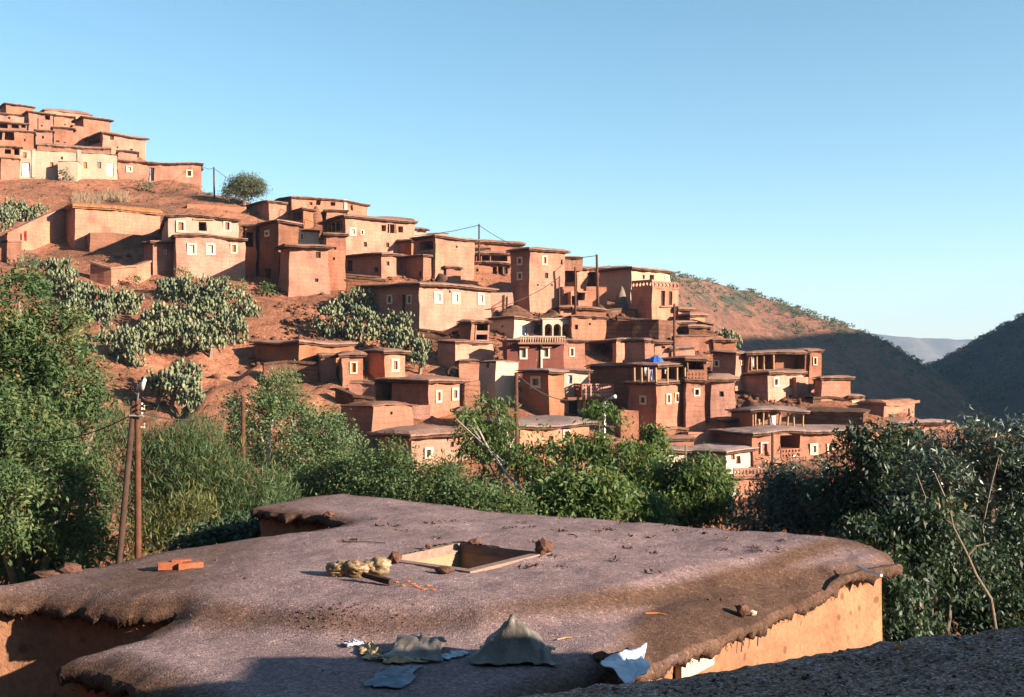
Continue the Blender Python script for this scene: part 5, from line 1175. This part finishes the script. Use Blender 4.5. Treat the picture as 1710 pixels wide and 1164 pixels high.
def gravel_mat():
    m, n, p, o = newmat("coarse_gravel_roof"); co = pos(n)
    g = nd(n, "ShaderNodeTexVoronoi"); g.inputs["Scale"].default_value = 62; n.links.new(co, g.inputs["Vector"])
    gs = nd(n, "ShaderNodeSeparateColor"); n.links.new(g.outputs["Color"], gs.inputs[0])
    col = ramp(n, gs.outputs[0], [(0, (.15, .075, .055)), (.3, (.36, .20, .15)), (.65, (.52, .32, .25)), (.93, (.68, .45, .36)), (.97, (.75, .66, .62)), (1, (.8, .72, .68))])
    col = mix(n, .7, col, ramp(n, noise(n, co, 2.2, 5, .6), [(.3, (.6, .52, .48)), (.7, (1.3, 1.28, 1.28))]), 'MULTIPLY')
    n.links.new(col, p.inputs["Base Color"])
    h = fmath(n, 'ADD', fmath(n, 'MULTIPLY', g.outputs["Distance"], -1.3), noise(n, co, 25, 4, .6)); bump(n, p, h, 1.0, .03); return m
M['gravel'] = gravel_mat()

OUT = [(-330, 985, 2.2), (-150, 975, 2.2), (0, 966, 2.2), (100, 947, 2.2), (200, 931, 2.2), (250, 915, 2.2), (350, 901, 2.2), (440, 892, 2.2), (510, 884, 2.2), (556, 873, 2.2), (582, 864, 2.2), (540, 862, 2.27), (480, 860, 2.27), (420, 852, 2.25), (432, 841, 2.2), (490, 829, 2.2), (580, 821, 2.2), (640, 826, 2.2), (760, 839, 2.2), (900, 851, 2.2), (1100, 866, 2.2),
       (1300, 885, 2.2), (1420, 898, 2.2), (1478, 911, 2.25), (1505, 926, 2.3), (1488, 936, 2.35), (1440, 950, 2.42), (1380, 976, 2.5), (1300, 1015, 2.54), (1220, 1052, 2.54), (1150, 1080, 2.54), (1080, 1110, 2.54), (1000, 1144, 2.54), (900, 1192, 2.52), (760, 1260, 2.55), (600, 1290, 2.55), (430, 1250, 2.55),
       (300, 1180, 2.55), (200, 1145, 2.55), (140, 1122, 2.52), (95, 1102, 2.46), (120, 1085, 2.42), (170, 1066, 2.4), (240, 1049, 2.4), (285, 1036, 2.38), (298, 1026, 2.36), (275, 1032, 2.40), (210, 1032, 2.40), (140, 1022, 2.40), (70, 1010, 2.38), (0, 1012, 2.38), (-120, 1018, 2.38), (-330, 1025, 2.38)]
poly = np.array([Pz(a, b, -c) for a, b, c in OUT])
def densify(poly, step, amp, sd, smo=3):
    out = []
    rng = np.random.default_rng(sd)
    for a, b in zip(poly, np.roll(poly, -1, 0)):
        n = max(1, int(np.hypot(*(b - a)) / step))
        for i in range(n): out.append(a + (b - a) * i / n)
    out = np.array(out)
    for _ in range(smo): out = (np.roll(out, 1, 0) + 2 * out + np.roll(out, -1, 0)) / 4
    d = np.roll(out, -1, 0) - np.roll(out, 1, 0); nrm = np.stack([d[:, 1], -d[:, 0]], 1); nrm /= np.linalg.norm(nrm, axis=1)[:, None] + 1e-9
    s = np.arange(len(out)) * step
    return out + nrm * (amp * (fbm(s * 1.1, s * 0 + sd, 3) + .7 * fbm(s * 7, s * 0 + sd, 2)))[:, None]
def inside(p, poly):
    r = np.zeros(len(p), bool)
    for a, b in zip(poly, np.roll(poly, -1, 0)):
        c = ((a[1] > p[:, 1]) != (b[1] > p[:, 1])); x = (b[0] - a[0]) * (p[:, 1] - a[1]) / ((b[1] - a[1]) if b[1] != a[1] else 1e-9) + a[0]
        r ^= c & (p[:, 0] < x)
    return r
from mathutils.kdtree import KDTree
_KD = {}
def nearest(p, poly):
    key = (len(poly), float(poly[0, 0]), float(poly[-1, 1]))
    if key not in _KD:
        seg = np.hypot(*(np.roll(poly, -1, 0) - poly).T); pts = []
        for a, b, l in zip(poly, np.roll(poly, -1, 0), seg):
            k = max(1, int(l / .008)); pts += [a + (b - a) * i / k for i in range(k)]
        kd = KDTree(len(pts))
        for i, q in enumerate(pts): kd.insert((q[0], q[1], 0), i)
        kd.balance(); _KD[key] = kd
    kd = _KD[key]; bd = np.empty(len(p)); bp = np.empty((len(p), 2))
    for i, q in enumerate(p):
        c, _, d = kd.find((q[0], q[1], 0)); bd[i] = d; bp[i] = c[:2]
    return bd, bp, None
def nearest_slow(p, poly):
    bd = np.full(len(p), 1e9); bp = np.zeros_like(p); bi = np.zeros(len(p), int)
    for i, (a, b) in enumerate(zip(poly, np.roll(poly, -1, 0))):
        e = b - a; L = (e * e).sum() + 1e-12; t = np.clip(((p - a) @ e) / L, 0, 1); q = a + t[:, None] * e; d = np.hypot(*(p - q).T); m = d < bd
        bd[m] = d[m]; bp[m] = q[m]; bi[m] = i
    return bd, bp, bi
HATCH = np.array([Pz(a, b, -2.2) for a, b in ((652, 937), (786, 908), (908, 927), (748, 957))])
hc = HATCH.mean(0); HAX = (HATCH[1] - HATCH[0]); HAX /= np.linalg.norm(HAX); HAY = np.array([-HAX[1], HAX[0]])
YB = np.array([(-9, 10.5), (-3.1, 10.5), (-1.6, 10.15), (-.3, 10.15), (.54, 10.7), (1.2, 11.2), (2.0, 12.0), (4, 14)])
GRV = np.array([Pz(1400, 944, -2.35), Pz(1492, 915, -2.25)])
def roof_h(x, y, e):
    low = sm((np.interp(x, YB[:, 0], YB[:, 1]) + .15 * vn(x * 1.2, y * 0) - y) / .75 + .35)
    z = -2.2 - .20 * low
    right = sm((x - .6) / 1.0) * sm((13.2 - y) / .8)
    far = sm((y - 11.3) / .6) * (1 - right); w_ = .34 + .40 * right; dr = .12 + .02 * right - .07 * far
    z = z - dr * (1 - np.clip(e / w_, 0, 1)) ** 1.7
    dh = np.hypot(x - hc[0], y - hc[1]); z = z + .035 * np.exp(-(dh / 1.6) ** 2)
    gx, gy = GRV[1] - GRV[0]; L2 = gx * gx + gy * gy; t = np.clip(((x - GRV[0][0]) * gx + (y - GRV[0][1]) * gy) / L2, 0, 1); gd = np.hypot(x - GRV[0][0] - t * gx, y - GRV[0][1] - t * gy)
    z = z - .035 * np.exp(-(gd / .05) ** 2) + .03 * np.exp(-((gd - .16) / .09) ** 2)
    und = .045 * fbm(x * .5 + 3, y * .5, 3) + .012 * fbm(x * 3, y * 3, 3) + .004 * fbm(x * 14, y * 14, 2)
    return z + und
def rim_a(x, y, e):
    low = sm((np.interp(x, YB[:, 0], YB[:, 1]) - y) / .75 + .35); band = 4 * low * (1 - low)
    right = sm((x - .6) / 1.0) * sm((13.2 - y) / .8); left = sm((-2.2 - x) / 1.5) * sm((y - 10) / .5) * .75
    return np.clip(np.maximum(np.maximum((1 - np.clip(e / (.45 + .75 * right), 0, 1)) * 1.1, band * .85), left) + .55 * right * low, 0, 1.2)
def heightroof(name, poly, hfun, rim, step, m, parent, org, hole=None, x0=None):
    lo, hi = poly.min(0) - step, poly.max(0) + step
    if x0: lo = np.maximum(lo, x0[0]); hi = np.minimum(hi, x0[1])
    gx, gy = np.arange(lo[0], hi[0] + step, step), np.arange(lo[1], hi[1] + step, step)
    XX, YY = np.meshgrid(gx, gy); p = np.stack([XX.ravel(), YY.ravel()], 1)
    ins = inside(p, poly); d, bp, bi = nearest(p, poly)
    use = ins & (d > step * .3)
    i = np.arange(len(p)).reshape(XX.shape); Q = np.stack([i[:-1, :-1], i[:-1, 1:], i[1:, 1:], i[1:, :-1]], -1).reshape(-1, 4)
    keep = use[Q].any(1)
    if hole is not None:
        c = p[Q].mean(1); r = c - hole[0]; keep &= ~((abs(r @ HAX) < hole[1]) & (abs(r @ HAY) < hole[2]))
    Q = Q[keep]
    q = p.copy(); q[~use] = bp[~use]; e = np.where(use, d, 0)
    z = hfun(q[:, 0], q[:, 1], e); V = np.column_stack([q, z]); rm = rim(q[:, 0], q[:, 1], e)
    usedv = np.unique(Q); mp = np.full(len(p), -1); mp[usedv] = np.arange(len(usedv))
    return mknp(name, V[usedv], mp[Q], m, parent, org, True, {'rim': rm[usedv]})
def skirt(name, poly, hfun, drop, inset, m, parent, org, rag, closed=True, rim=1.0):
    n = len(poly); d = np.roll(poly, -1, 0) - np.roll(poly, 1, 0); nrm = np.stack([d[:, 1], -d[:, 0]], 1); nrm /= np.linalg.norm(nrm, axis=1)[:, None] + 1e-9
    c = inside((poly + nrm * .05), poly).mean()
    if c < .5: nrm = -nrm                      # now pointing inwards
    z = hfun(poly[:, 0], poly[:, 1], np.zeros(n)); s = np.arange(n) * .03
    g = rag * (.35 * fbm(s * 5, s * 0, 2) + .9 * fbm(s * 21, s * 0 + 3, 2) + .25 * np.random.default_rng(4).normal(size=n))
    rows = [np.column_stack([poly, z]), np.column_stack([poly - nrm * .035, z - drop * .35]), np.column_stack([poly - nrm * .01 + nrm * (.03 * fbm(s * 8, s * 0 + 4, 2))[:, None], z - drop - g]), np.column_stack([poly + nrm * inset, z - drop * .8])]
    V = np.concatenate(rows); i = np.arange(n); j = (i + 1) % n
    Q = np.concatenate([np.stack([k * n + i, k * n + j, (k + 1) * n + j, (k + 1) * n + i], 1) for k in range(3)])
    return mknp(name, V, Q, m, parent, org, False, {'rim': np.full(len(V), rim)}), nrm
P1_ = densify(poly, .03, .024, 5)
o0 = Pz(850, 940, -2.2); org = (o0[0], o0[1], -6.0)
nh = tag(empty('near_mud_house', org), "large near mud house with a trodden flat roof and square light well", 'house')
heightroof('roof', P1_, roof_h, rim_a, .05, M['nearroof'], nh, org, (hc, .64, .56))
sk, NRM = skirt('eave', P1_, roof_h, .12, .26, M['nearroof'], nh, org, .04)
# walls under the roof, set in from the eave
WOUT = [((1494, 912, 2.25) if q[:2] == (1478, 911) else q) for q in OUT if q[:2] not in ((1505, 926), (1488, 936), (1440, 950))]
Pw = densify(np.array([Pz(a, b, -c) for a, b, c in WOUT]), .25, .0, 6, 0); d_ = np.roll(Pw, -1, 0) - np.roll(Pw, 1, 0); nw = np.stack([d_[:, 1], -d_[:, 0]], 1); nw /= np.linalg.norm(nw, axis=1)[:, None] + 1e-9
if inside(Pw + nw * .05, Pw).mean() < .5: nw = -nw
Pw = Pw + nw * .14
zt = roof_h(Pw[:, 0], Pw[:, 1], np.full(len(Pw), .0)) - .04; rows = []
for k in range(13):
    z = zt + (-6.3 - zt) * k / 12; jj = .035 * fbm(Pw[:, 0] * 1.3 + Pw[:, 1], z * 1.3 + 7, 3); rows.append(np.column_stack([Pw - nw * jj[:, None], z]))
V = np.concatenate(rows); n = len(Pw); i = np.arange(n); j = (i + 1) % n
mknp('wall', V, np.concatenate([np.stack([k * n + i, k * n + j, (k + 1) * n + j, (k + 1) * n + i], 1) for k in range(12)]), M['wallnear'], nh, org)
# light well: curb and plastered shaft
M['shaft'] = flat("tan_plaster_shaft", (.33, .195, .12), .14, 6, bd=.012); M['curb'] = flat("grey_curb", (.22, .145, .115), .25, 14, bd=.01)
def hp(a, b, z): q = hc + HAX * a + HAY * b; return (q[0], q[1], z)
a_, b_ = .64, .56; hz = -2.19; v, f = [], []
for s1, s2, L, W in ((0, 1, a_ + .1, .055), (0, -1, a_ + .1, .055), (1, 0, .055, b_ - .01), (-1, 0, .055, b_ - .01)):
    c = Vector(hp(s1 * (a_ + .04), s2 * (b_ + .04), hz - .03))
    box(v, f, c, Vector((HAX[0], HAX[1], 0)) * L, Vector((HAY[0], HAY[1], 0)) * W, (0, 0, .05))
mk('curb', v, f, M['curb'], nh, org)
v = []; K = 5
for k in range(2):
    for q in ((-a_, -b_), (a_, -b_), (a_, b_), (-a_, b_)): v.append(hp(q[0], q[1], hz - .0 - k * .75))
mk('light_shaft', v, [(0, 4, 5, 1), (1, 5, 6, 2), (2, 6, 7, 3), (3, 7, 4, 0), (4, 7, 6, 5)], M['shaft'], nh, org)
# rain spout and the raised mud flap at the far right corner
v, f = [], []; tube(v, f, [tuple(P(1432, 945, 12.9)), tuple(P(1450, 955, 12.55)), tuple(P(1472, 961, 12.3))], .017, .018, 8); mk('spout', v, f, M['metal'], nh, org)
# whitewashed patch low on the sunlit wall, straw and poles poking from the broken eave on the left
# frayed twigs and straw along the eave
k = RNG.integers(0, len(P1_), 1800); P1n = P1_[k] + RNG.normal(0, .012, (len(k), 2)); zz = roof_h(P1n[:, 0], P1n[:, 1], np.zeros(len(k))) - RNG.uniform(.04, .17, len(k))
ov = -NRM[k]; V, Q, ti = leaves(np.column_stack([P1n, zz]), .06, .009, RNG, .55, np.clip(RNG.normal(.3, .2, len(k)), 0, .9), np.column_stack([ov * .5, np.zeros(len(k))]), .55)
M['fray'] = foliage("frayed_thatch", (.035, .018, .01), (.075, .04, .022), (.15, .085, .045), trans=.0)
mknp('eave_thatch', V, Q, M['fray'], nh, org, attrs={'tint': ti})
# ---------------------------------------------------------------- the photographer's own gravel roof and the unseen block added on it to cast a shadow
gp = np.array([(-2.4, 4.42), (.31, 5.68), (1.7, 6.32), (3.16, 7.02), (6.5, 8.55), (9.5, 8.0), (9.5, -4), (-3.5, -4)])
G1 = densify(gp, .04, .012, 9)
def grav_h(x, y, e): return -1.61 - .04 * (1 - np.clip(e / .3, 0, 1)) ** 2 + .03 * fbm(x * .9, y * .9, 3) + .012 * fbm(x * 9, y * 9, 2) + .008 * fbm(x * 31, y * 31, 2)
gorg = (4, 3, -6)
gr = tag(empty('gravel_roof_house', gorg), "nearest house whose dark gravel roof edge crosses the lower right corner", 'house')
heightroof('roof', G1, grav_h, lambda x, y, e: e * 0, .03, M['gravel'], gr, gorg, None, (np.array([-1.2, 4.6]), np.array([4.4, 8.0])))
heightroof('roof_rest', G1, grav_h, lambda x, y, e: e * 0, .3, M['gravel'], gr, gorg, None, (np.array([4.38, -4.2]), np.array([9.8, 9])))
skirt('eave', G1, grav_h, .2, .1, M['nearroof'], gr, gorg, .03)
Gw = densify(gp, .3, 0, 3); n = len(Gw); c0 = Gw.mean(0); Gw = c0 + (Gw - c0) * .975
V = np.concatenate([np.column_stack([Gw, np.full(n, z)]) for z in (-1.9, -3.5, -6.3)]); i = np.arange(n); j = (i + 1) % n
mknp('wall', V, np.concatenate([np.stack([k * n + i, k * n + j, (k + 1) * n + j, (k + 1) * n + i], 1) for k in range(2)]), M['wallnear'], gr, gorg)
n = 2600; gx = RNG.uniform(.2, 4.6, n); gy = RNG.uniform(5.0, 8.0, n); ok = inside(np.stack([gx, gy], 1), gp - np.array([-.05, .16])); gx, gy = gx[ok], gy[ok]; R = .005 + .013 * RNG.random(len(gx)) ** 3
V, Q = rocks_np(np.column_stack([gx, gy, grav_h(gx, gy, np.full(len(gx), .3)) + R * .3]), R, RNG)
tag(mknp('pebbles', V, Q, M['gravel']), "loose pebbles on the dark gravel roof", 'pebbles', kind='stuff')
rm = Root('shadow_block', "unseen mud block on the gravel roof right of the camera, shaped to cast the shadow ahead", 'house', (6.3, 3.0, -1.68))
v, f = [], []; box(v, f, (6.35, 3.1, -.81), (1.35, .05, 0), (-.1, 3.0, 0), (0, 0, .97)); box(v, f, (4.3, 3.4, -.78), (.7, 0, 0), (0, 2.0, 0), (0, 0, .93)); rm.part('wall', v, f, M['pink'])  # two out-of-view boxes, sized for the shadow edge on the near roof

# ---------------------------------------------------------------- things lying on the near roof
def rz(x, y):
    p = np.array([[x, y]]); e, _, _ = nearest(p, P1_); return float(roof_h(np.array([x]), np.array([y]), e)[0])
def onroof(px, py):
    z = -2.25
    for _ in range(6): q = Pz(px, py, z); z = rz(q[0], q[1])
    return q[0], q[1], z
def lump(name, label, cat, px, py, r, m, seed, sub=3, sq=(1, 1, .8), rough=.28, freq=3.0, rot=0, zoff=None, parent=None, crease=0):
    import bmesh
    x, y, z = onroof(px, py) if parent is None else parent
    bm = bmesh.new(); bmesh.ops.create_icosphere(bm, subdivisions=sub, radius=1)
    V = []; 
    for v in bm.verts:
        c = v.co.copy(); k = mnoise.noise(c * freq * .5 + Vector((seed, 0, 0))) * rough * 1.2 + mnoise.noise(c * freq * 1.4 + Vector((seed, 4, 0))) * rough * .55
        if crease: k -= crease * abs(mnoise.noise(c * freq * 1.1 + Vector((0, seed, 2)))) 
        c = c * (1 + k); c = Vector((c.x * sq[0], c.y * sq[1], c.z * sq[2])) * r
        ca, sa = math.cos(rot), math.sin(rot); c = Vector((c.x * ca - c.y * sa, c.x * sa + c.y * ca, c.z)); V.append(c)
    mnz = min(c.z for c in V); off = -mnz - .12 * r * sq[2]
    V = [(x + c.x, y + c.y, z + c.z + off) for c in V]; Fc = [tuple(q.index for q in fa.verts) for fa in bm.faces]; bm.free()
    return tag(mk(name, V, Fc, M[m], None, (x, y, z), sub > 2), label, cat)
lump('rock', "reddish rock at the right corner of the light well", 'rock', 907, 926, .105, 'rock', 1, 2, (1, .9, .85), .35)
lump('rock', "small rock on the far roof lobe near the dark notch", 'rock', 549, 857, .085, 'rock', 2, 2, (1, .8, .6), .35)
lump('rock', "rock with a long shadow near the sunlit eave", 'rock', 1240, 1028, .075, 'rock', 3, 2, (1, 1, .9), .4)
lump('rock', "pale stone touching the long shadowed rock", 'rock', 1256, 1030, .045, 'pale', 4, 2, (1, 1, .6), .3)
lump('rock', "dark brick chunk at the left corner of the light well", 'rock', 660, 941, .085, 'rock', 5, 2, (.8, .8, .8), .3)
lump('rock', "dark rock behind the light well's back corner", 'rock', 793, 909, .06, 'rock', 6, 2, (1.4, .8, .6), .35)
lump('rock', "small stone left of the light well's back edge", 'rock', 716, 917, .035, 'rock', 7, 2, (1, 1, .9), .3)
lump('rock', "flat stone at the near corner of the light well", 'rock', 742, 958, .075, 'rock', 8, 2, (1.3, .9, .5), .3)
lump('rock', "brown rock on the left roof hump", 'rock', 118, 957, .10, 'rock', 9, 2, (1.2, .8, .6), .3)
lump('rock', "flat brown rock left of the hump rock", 'rock', 82, 963, .11, 'rock', 10, 2, (1.5, .8, .35), .3)
lump('rock', "orange brown stone on the gravel roof's edge", 'rock', 1500, 1086, .03, 'oshutter', 11, 2, (1, 1, .8), .3, parent=tuple(list(Pz(1501, 1084, -1.60)) + [-1.615]))
M['brick'] = flat("orange_brick", (.27, .085, .04), .25, 14, bd=.008)
x, y, z = onroof(300, 950); rb = Root('brick_pile', "orange broken bricks lying on the left of the roof", 'bricks', (x, y, z))
for i, (dx, dy, dz, a, s) in enumerate(((-.10, 0, .035, .2, (.12, .06, .04)), (.10, .02, .03, .5, (.13, .055, .035)), (.0, .05, .08, .3, (.10, .05, .012)),)):
    v, f = [], []; box(v, f, (x + dx, y + dy, z + dz), (s[0] * math.cos(a), s[0] * math.sin(a), 0), (-s[1] * math.sin(a), s[1] * math.cos(a), 0), (0, 0, s[2])); o = rb.part('brick', v, f, M['brick']); o.modifiers.new('bevel', 'BEVEL').width = .006
M['bag'] = flat("dirty_plastic_sack", (.21, .145, .075), .45, 9, rough=.4, spec=.5, bd=.012); M['bag2'] = flat("tan_plastic_sack", (.20, .125, .06), .5, 9, rough=.4, spec=.5, bd=.012)
M['greysheet'] = flat("grey_plastic_sheet", (.12, .10, .085), .45, 6, rough=.5, spec=.4, bd=.012); M['whitesheet'] = flat("bluish_white_sheet", (.44, .46, .52), .12, 5, rough=.5, spec=.4, bd=.008); M['tansheet'] = flat("tan_paper", (.36, .24, .13), .3, 4, rough=.7, bd=.01); M['peel'] = flat("orange_peel", (.60, .15, .03), .2, 9, bd=0)
M['darksheet'] = flat("blue grey sheet", (.14, .16, .20), .2, 4, rough=.5, bd=.01)
for i, (px, py, r, m, lb) in enumerate(((566, 962, .12, 'bag', "pale dirty plastic sack at the left of the three by the light well"), (593, 964, .13, 'bag2', "tan crumpled plastic sack in the middle of the three by the light well"), (629, 960, .135, 'bag', "folded pale plastic sack nearest the light well"))):
    o = lump('plastic_sack', lb, 'sack', px, py, r, m, 20 + i, 4, (1.2, .8, .72), .22, 2.2, crease=.6); o["group"] = "sacks beside the light well"
x, y, z = onroof(625, 975); v, f = [], []; tube(v, f, [(x - .12, y + .15, z + .06), (x + .02, y + .02, z + .05), (x + .17, y - .08, z + .035)], .03, .035, 8); tag(mk('stick', v, f, M['darkpole'], None, (x, y, z)), "short dark log in front of the three sacks", 'log')
def sheet(name, label, cat, pts, h, m, seed, n=26, sag=.5, freq=4.0, ridge=None):
    """crumpled sheet over a photo quad laid on the roof"""
    q = [np.array(onroof(*p)) for p in pts]; V, Fc = [], []
    for i in range(n + 1):
        for j in range(n + 1):
            s, t = i / n, j / n; p = (q[0] * (1 - s) + q[1] * s) * (1 - t) + (q[3] * (1 - s) + q[2] * s) * t
            x, y = p[0], p[1]; w_ = vn(s * freq + seed, t * freq) * .5 + vn(s * freq * 2.3, t * freq * 2.3 + seed) * .3 + .14 * vn(s * freq * 5.1, t * freq * 5 + seed)
            e = min(s, 1 - s, t, 1 - t) * 2; b = ridge(s, t) if ridge else 0
            ex = (.05 * vn(t * 5 + seed, s * 5), .05 * vn(t * 5, s * 5 + seed))
            V.append((x + ex[0] * .7, y + ex[1] * .7, z_ if False else rz(x, y) + .012 + h * abs(w_) * (.35 + e) + b))
    for i in range(n):
        for j in range(n): a = i * (n + 1) + j; Fc.append((a, a + n + 1, a + n + 2, a + 1))
    c = np.mean(q, 0); o = mk(name, V, Fc, M[m], None, tuple(c), True); o.modifiers.new('thickness', 'SOLIDIFY').thickness = .006
    return tag(o, label, cat)
sheet('plastic_sheet', "crumpled bluish white plastic sheet by the eave's lower end", 'plastic sheet', [(1000, 1112), (1076, 1096), (1084, 1130), (1040, 1148)], .06, 'whitesheet', 3, ridge=lambda s, t: .09 * (1 - t))
lump('rock', "brown clod weighing down the white sheet's top", 'rock', 1040, 1103, .075, 'rock', 12, 2, (1.5, .8, .5), .3)
lump('rock', "brown clod on the white sheet's left tip", 'rock', 1005, 1118, .06, 'rock', 13, 2, (1.2, .8, .7), .3)
sheet('plastic_sheet', "torn grey and tan plastic sack spread in front of the light well", 'plastic sheet', [(640, 1105), (690, 1068), (745, 1075), (735, 1108)], .06, 'greysheet', 5, ridge=lambda s, t: .11 * math.exp(-((s - .5) / .3) ** 2))
sheet('paper_scrap', "curled tan scrap at the torn sack's left end", 'paper', [(596, 1090), (618, 1075), (640, 1092), (622, 1108)], .08, 'tansheet', 6)
sheet('paper_scrap', "flat tan strip lying under the torn sack's near edge", 'paper', [(625, 1104), (720, 1096), (722, 1106), (640, 1112)], .07, 'tansheet', 7)
sheet('paper_scrap', "small white scrap left of the curled tan scrap", 'paper', [(574, 1078), (596, 1073), (602, 1078), (586, 1083)], .05, 'whitesheet', 8)
sheet('plastic_sheet', "small white strip right of the torn sack", 'plastic sheet', [(728, 1098), (772, 1090), (780, 1096), (745, 1104)], .05, 'whitesheet', 9)
sheet('plastic_sheet', "dark bluish sheet lying in the shadow at the bottom edge", 'plastic sheet', [(600, 1150), (650, 1118), (700, 1116), (680, 1152)], .04, 'darksheet', 10)
def heap(s, t):
    a = math.exp(-((s - .52) / .30) ** 4 - ((t - .5) / .36) ** 2) * .215 + math.exp(-((s - .28) / .16) ** 2 - ((t - .5) / .25) ** 2) * .10
    return a
sheet('covered_heap', "grey plastic draped over a peaked heap at the roof's lower end", 'heap', [(784, 1114), (806, 1086), (914, 1084), (932, 1116)], .12, 'greysheet', 11, 44, freq=4.5, ridge=heap)
for i, (px, py) in enumerate(((662, 973), (673, 979), (690, 976), (699, 982), (715, 979), (724, 986), (708, 985), (682, 972), (694, 980))):
    o = lump('orange_peel', "curled orange peel scrap in the row before the light well", 'peel', px, py, .014, 'peel', 30 + i, 2, (1.6, .8, .5), .3); o["group"] = "orange peel scraps before the light well"
for i, (a, b, m, lb) in enumerate((((572, 906), (644, 908), 'darkpole', "thin dark twig on the far left of the light well"), ((1078, 1026), (1114, 1028), 'peel', "orange stick lying on the brown slope of the roof"), ((930, 1070), (955, 1066), 'timber', "thin pale straw right of the covered heap"), ((950, 893), (965, 899), 'darkpole', "short dark twig on the far middle of the roof"))):
    pa, pb = onroof(*a), onroof(*b); v, f = [], []; mid = tuple((pa[k] + pb[k]) / 2 + (.015 if k == 2 else .02) for k in range(3))
    tube(v, f, [(pa[0], pa[1], pa[2] + .01), mid, (pb[0], pb[1], pb[2] + .01)], .007, .004, 5); tag(mk('twig', v, f, M[m], None, pa), lb, 'twig')
n = 46; lx = RNG.uniform(-2.0, 4.0, n); ly = RNG.uniform(11.5, 16, n); pp = np.stack([lx, ly], 1); ee, _, _ = nearest(pp, P1_); ok = inside(pp, P1_) & (ee > .2) & ~((abs((pp - hc) @ HAX) < .8) & (abs((pp - hc) @ HAY) < .75)); lx, ly, ee = lx[ok], ly[ok], ee[ok]; k = np.repeat(np.arange(len(lx)), 9)
V, Q, ti = leaves(np.column_stack([lx[k] + RNG.normal(0, .05, len(k)), ly[k] + RNG.normal(0, .05, len(k)), roof_h(lx[k], ly[k], ee[k]) + .012]), .06, .022, RNG, .3, np.clip(RNG.normal(.3, .2, len(k)), 0, .9))
tag(mknp('leaf_litter', V, Q, M['fray'], attrs={'tint': ti}), "small dark heaps of dead leaves on the far part of the roof", 'leaves', kind='stuff')
for i, (a, b, dd1) in enumerate((((1256, 1050), (1253, 1092), 0), ((1281, 1038), (1280, 1082), 0))):
    v, f = [], []; q0 = Vector(P(a[0], a[1], 11.05 + i * .25)); q1 = Vector(P(b[0], b[1], 11.05 + i * .25)); n3 = Vector((.75, -.66, 0)); q0 -= n3 * .10; q1 -= n3 * .10
    tube(v, f, [tuple(q0), tuple(q0.lerp(q1, .4) + Vector((.01, .01, 0))), tuple(q1)], .012, .008, 5); mk('wall_rib', v, f, M['nearroof'], nh, org)
# whitewashed patch with a grey edge low on the sunlit wall
v, f = [], []; q0, q1 = Vector(P(1152, 1121, 10.05)), Vector(P(1206, 1100, 10.62)); up = Vector((0, 0, 1)); t3 = (q1 - q0); t3.z = 0; n3 = Vector((t3.y, -t3.x, 0)).normalized(); c = (q0 + q1) / 2 - n3 * .11
box(v, f, c, t3 * .5, n3 * .03, up * .085); mk('plaster_patch', v, f, M['white'], nh, org)
# dung, leaf and grit litter scattered over the roof: uncountable
n = 900; lx = RNG.uniform(-4.5, 4.2, n); ly = RNG.uniform(8.5, 17, n); pp = np.stack([lx, ly], 1); ee, _, _ = nearest(pp, P1_); ok = inside(pp, P1_) & (ee > .12) & ~((abs((pp - hc) @ HAX) < .8) & (abs((pp - hc) @ HAY) < .75)); 
den = fbm(lx * .8 + 3, ly * .8, 3) > -.05; ok &= den; lx, ly, ee = lx[ok], ly[ok], ee[ok]; R = .004 + .020 * RNG.random(len(lx)) ** 5
V, Q = rocks_np(np.column_stack([lx, ly, roof_h(lx, ly, ee) + R * .15]), R, RNG, .5)
M['litter'] = flat("dung_and_grit", (.085, .05, .032), .5, 25, bd=0)
tag(mknp('litter', V, Q, M['litter']), "dark crumbs of dung and grit over the flat roof", 'litter', kind='stuff')
n = 200; k = RNG.integers(0, len(lx), n); V, Q, ti = leaves(np.column_stack([lx[k] + RNG.normal(0, .06, n), ly[k] + RNG.normal(0, .06, n), roof_h(lx[k], ly[k], ee[k]) + .01]), .035, .006, RNG, 0, np.clip(RNG.normal(.5, .3, n), 0, .9), None, 1)
tag(mknp('straw_litter', V, Q, M['drygrass'], attrs={'tint': ti}), "bits of straw scattered over the flat roof", 'straw', kind='stuff')
n = 420; kx = RNG.normal(Pz(562, 1024, -2.25)[0], .30, n); ky = RNG.normal(Pz(562, 1024, -2.25)[1], .14, n); V, Q = rocks_np(np.column_stack([kx, ky, roof_h(kx, ky, np.full(n, 1.)) + .006]), .003 + .010 * RNG.random(n) ** 2, RNG, .5)
tag(mknp('dung_patch', V, Q, M['litter']), "dark scattered patch of dung crumbs below the sacks", 'litter', kind='stuff')

# ---------------------------------------------------------------- the air
hm, hn, hp_, ho = newmat("air"); hn.nodes.remove(hp_)
pv = hn.nodes.new("ShaderNodeVolumePrincipled"); pv.inputs["Color"].default_value = (.48, .72, 1, 1); pv.inputs["Density"].default_value = HAZE = 1.3e-4; pv.inputs["Anisotropy"].default_value = .2
hn.links.new(pv.outputs[0], ho.inputs["Volume"])
v, f = [], []; box(v, f, (0, 2000, 75), (6800, 0, 0), (0, 4800, 0), (0, 0, 190)); tag(mk('haze', v, f, hm), "thin blue haze filling the valley", 'haze', kind='stuff')
